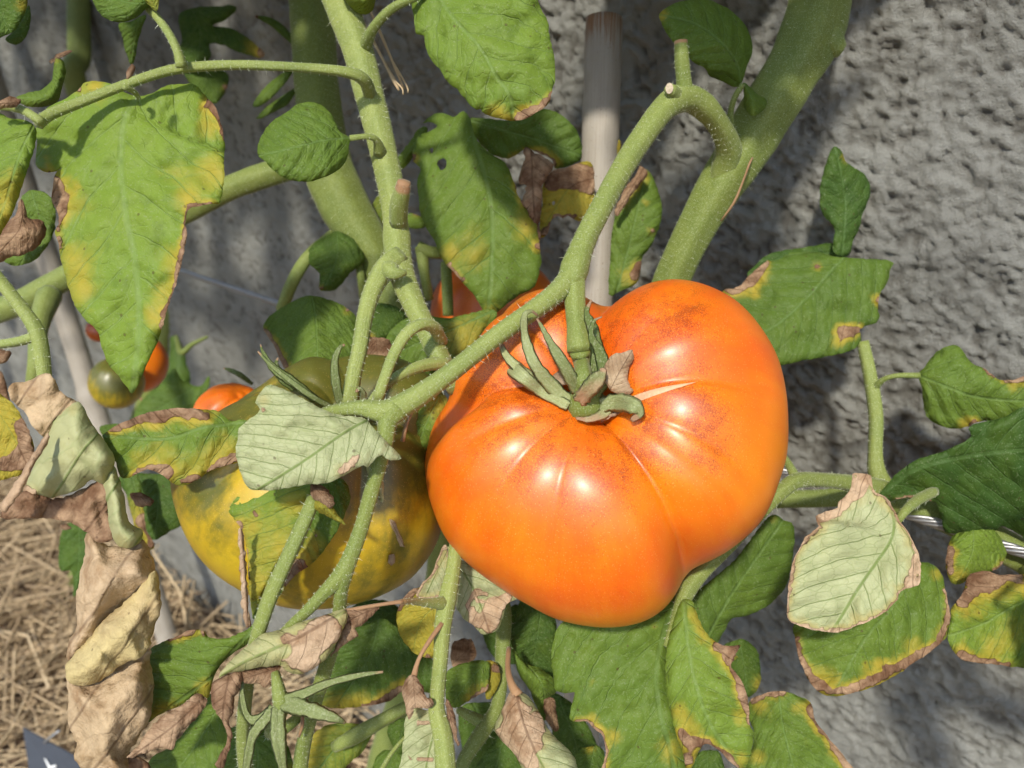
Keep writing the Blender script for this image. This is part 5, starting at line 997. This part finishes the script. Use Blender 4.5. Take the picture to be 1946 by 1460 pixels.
d2 = dsurf(672, 775, S2)
c2 = tube([(668, 760, d2-.003, 40), (670, 775, d2, 56), (672, 790, d2+.003, 50)], T2, 'calyx', .5, hair=.6)
for pts, tn, br in [([(650, 775, .262, 22), (640, 735, .258, 22), (636, 690, .256, 18), (645, 662, .256, 10), (655, 655, .257, 5)], .3, -.1), ([(640, 780, .268, 16), (590, 752, .262, 14), (540, 715, .262, 12), (510, 690, .264, 8), (490, 668, .266, 4)], .25, -.1),
                    ([(600, 760, .268, 20), (555, 725, .264, 24), (520, 700, .266, 20), (500, 670, .27, 8), (495, 655, .272, 3)], .1, -.1), ([(690, 770, .262, 18), (690, 750, .258, 16), (684, 740, .256, 12), (676, 745, .255, 6)], .9, .3),
                    ([(560, 740, .27, 14), (535, 720, .268, 20), (525, 695, .268, 12), (528, 680, .268, 4)], .05, .0)]:
    sepal(pts, c2, tn, br)
for pl_ in ([(740,985),(749,990),(763,1022),(769,1041),(760,1039),(750,1012),(742,996)], [(738,1055),(746,1052),(751,1065),(744,1076),(738,1068)], [(640,1108),(655,1104),(664,1110),(650,1116)]):
    leaf(T2, pl_, [pl_[0], pl_[3]], dsurf(pl_[0][0], pl_[0][1], S2, -.0012), dt=dsurf(pl_[3][0], pl_[3][1], S2)-dsurf(pl_[0][0], pl_[0][1], S2), dryall=1, und=1, tone=1.2, grid=4, wav=.0003, curl=.0004, name='corky_mark')
T3 = root('tomato', pix(940, 680, .44), 'orange-red tomato half hidden behind the hanging leaf and big tomato', 'tomato')
b3, S3 = tomato_body(T3, 942, 600, .415, ell(942, 600, 126, 118, lob=.01), .032, (950, 500), [(1.0, .05, .2, 1.6, 0), (3.0, .05, .2, 1.6, 0)], M_TOM, dim=.10, nt=60, npsi=90, reds=[(900, 560, 200, .2)])
tube([(848, 500, .375, 20), (850, 550, .372, 21), (852, 600, .372, 20)], PA, 'side_stalk', .25)
tube([(860, 480, .39, 22), (820, 480, .385, 24), (795, 470, .385, 26)], PA, 'side_stalk', .3)
tube([(800, 470, .385, 24), (806, 520, .385, 20), (815, 570, .39, 18)], PA, 'side_stalk', .35)
T4 = root('tomato', pix(275, 745, .62), 'small bright orange tomato beside the leaning grey stake', 'tomato')
tomato_body(T4, 262, 690, .60, ell(262, 690, 55, 58), .022, (255, 640), [(1.0, .04, .2, 1.6, 0)], M_TOM, dim=.10, nt=50, npsi=70)
T5 = root('tomato', pix(225, 778, .60), 'small green tomato with a yellow base beside the leaning stake', 'tomato')
tomato_body(T5, 222, 728, .56, ell(222, 728, 50, 50), .019, (215, 690), [(1.0, .04, .2, 1.6, 0)], M_TOMG, dim=.10, nt=50, npsi=70, gshoulder=1.4, greens=[(215, 715, 60, 1.2)])
T6 = root('tomato', pix(435, 810, .42), 'orange tomato peeping out beside the olive shoulder of the unripe one', 'tomato')
tomato_body(T6, 440, 795, .40, ell(440, 795, 72, 68), .02, (460, 745), [(2.2, .08, .25, 1.6, 0), (0.6, .08, .25, 1.6, 0)], M_TOM, dim=.12, nt=60, npsi=80)
sepal([(480, 730, .37, 8), (455, 712, .365, 12), (438, 704, .365, 10), (425, 700, .366, 3)], T6, .1, -.1, name='sepal')
T7 = root('tomato', pix(172, 650, .66), 'dark red tomato glimpsed between the leaning stake and hanging leaf', 'tomato')
tomato_body(T7, 190, 628, .68, ell(190, 628, 25, 23), .012, (180, 610), [(1.0, .04, .2, 1.6, 0)], M_TOM, dim=.10, nt=40, npsi=50, reds=[(180, 628, 60, 1.2)])

# dry grass stalks hanging by the stem
for pts, lab in (([(672, 10, .33, 5), (700, 60, .328, 6), (735, 128, .326, 5.5), (748, 152, .325, 9), (758, 172, .325, 4)], 'forked dry straw stalk with a knot hanging beside the hairy stem'),
            ([(690, -10, .335, 5), (715, 45, .333, 5.5), (745, 115, .331, 5), (767, 168, .33, 4)], 'thin straight dry straw stalk hanging beside the hairy stem')):
    r_ = root('straw_stalk', pix(pts[-1][0], pts[-1][1], pts[-1][2]), lab, 'straw')
    o_ = tube(pts, r_, 'stalk', .8, seg=8, ridge=.02, mat=M_STRAW)
    tube([(pts[-2][0], pts[-2][1], pts[-2][2], 4), (pts[-1][0]+6, pts[-1][1]-4, pts[-1][2]-.002, 3), (pts[-1][0]+8, pts[-1][1]+8, pts[-1][2]-.002, 2)], r_, 'split_end', .9, seg=6, ridge=0, mat=M_STRAW)
for ob in bpy.data.objects:
    if '_loc' in ob: del ob['_loc']
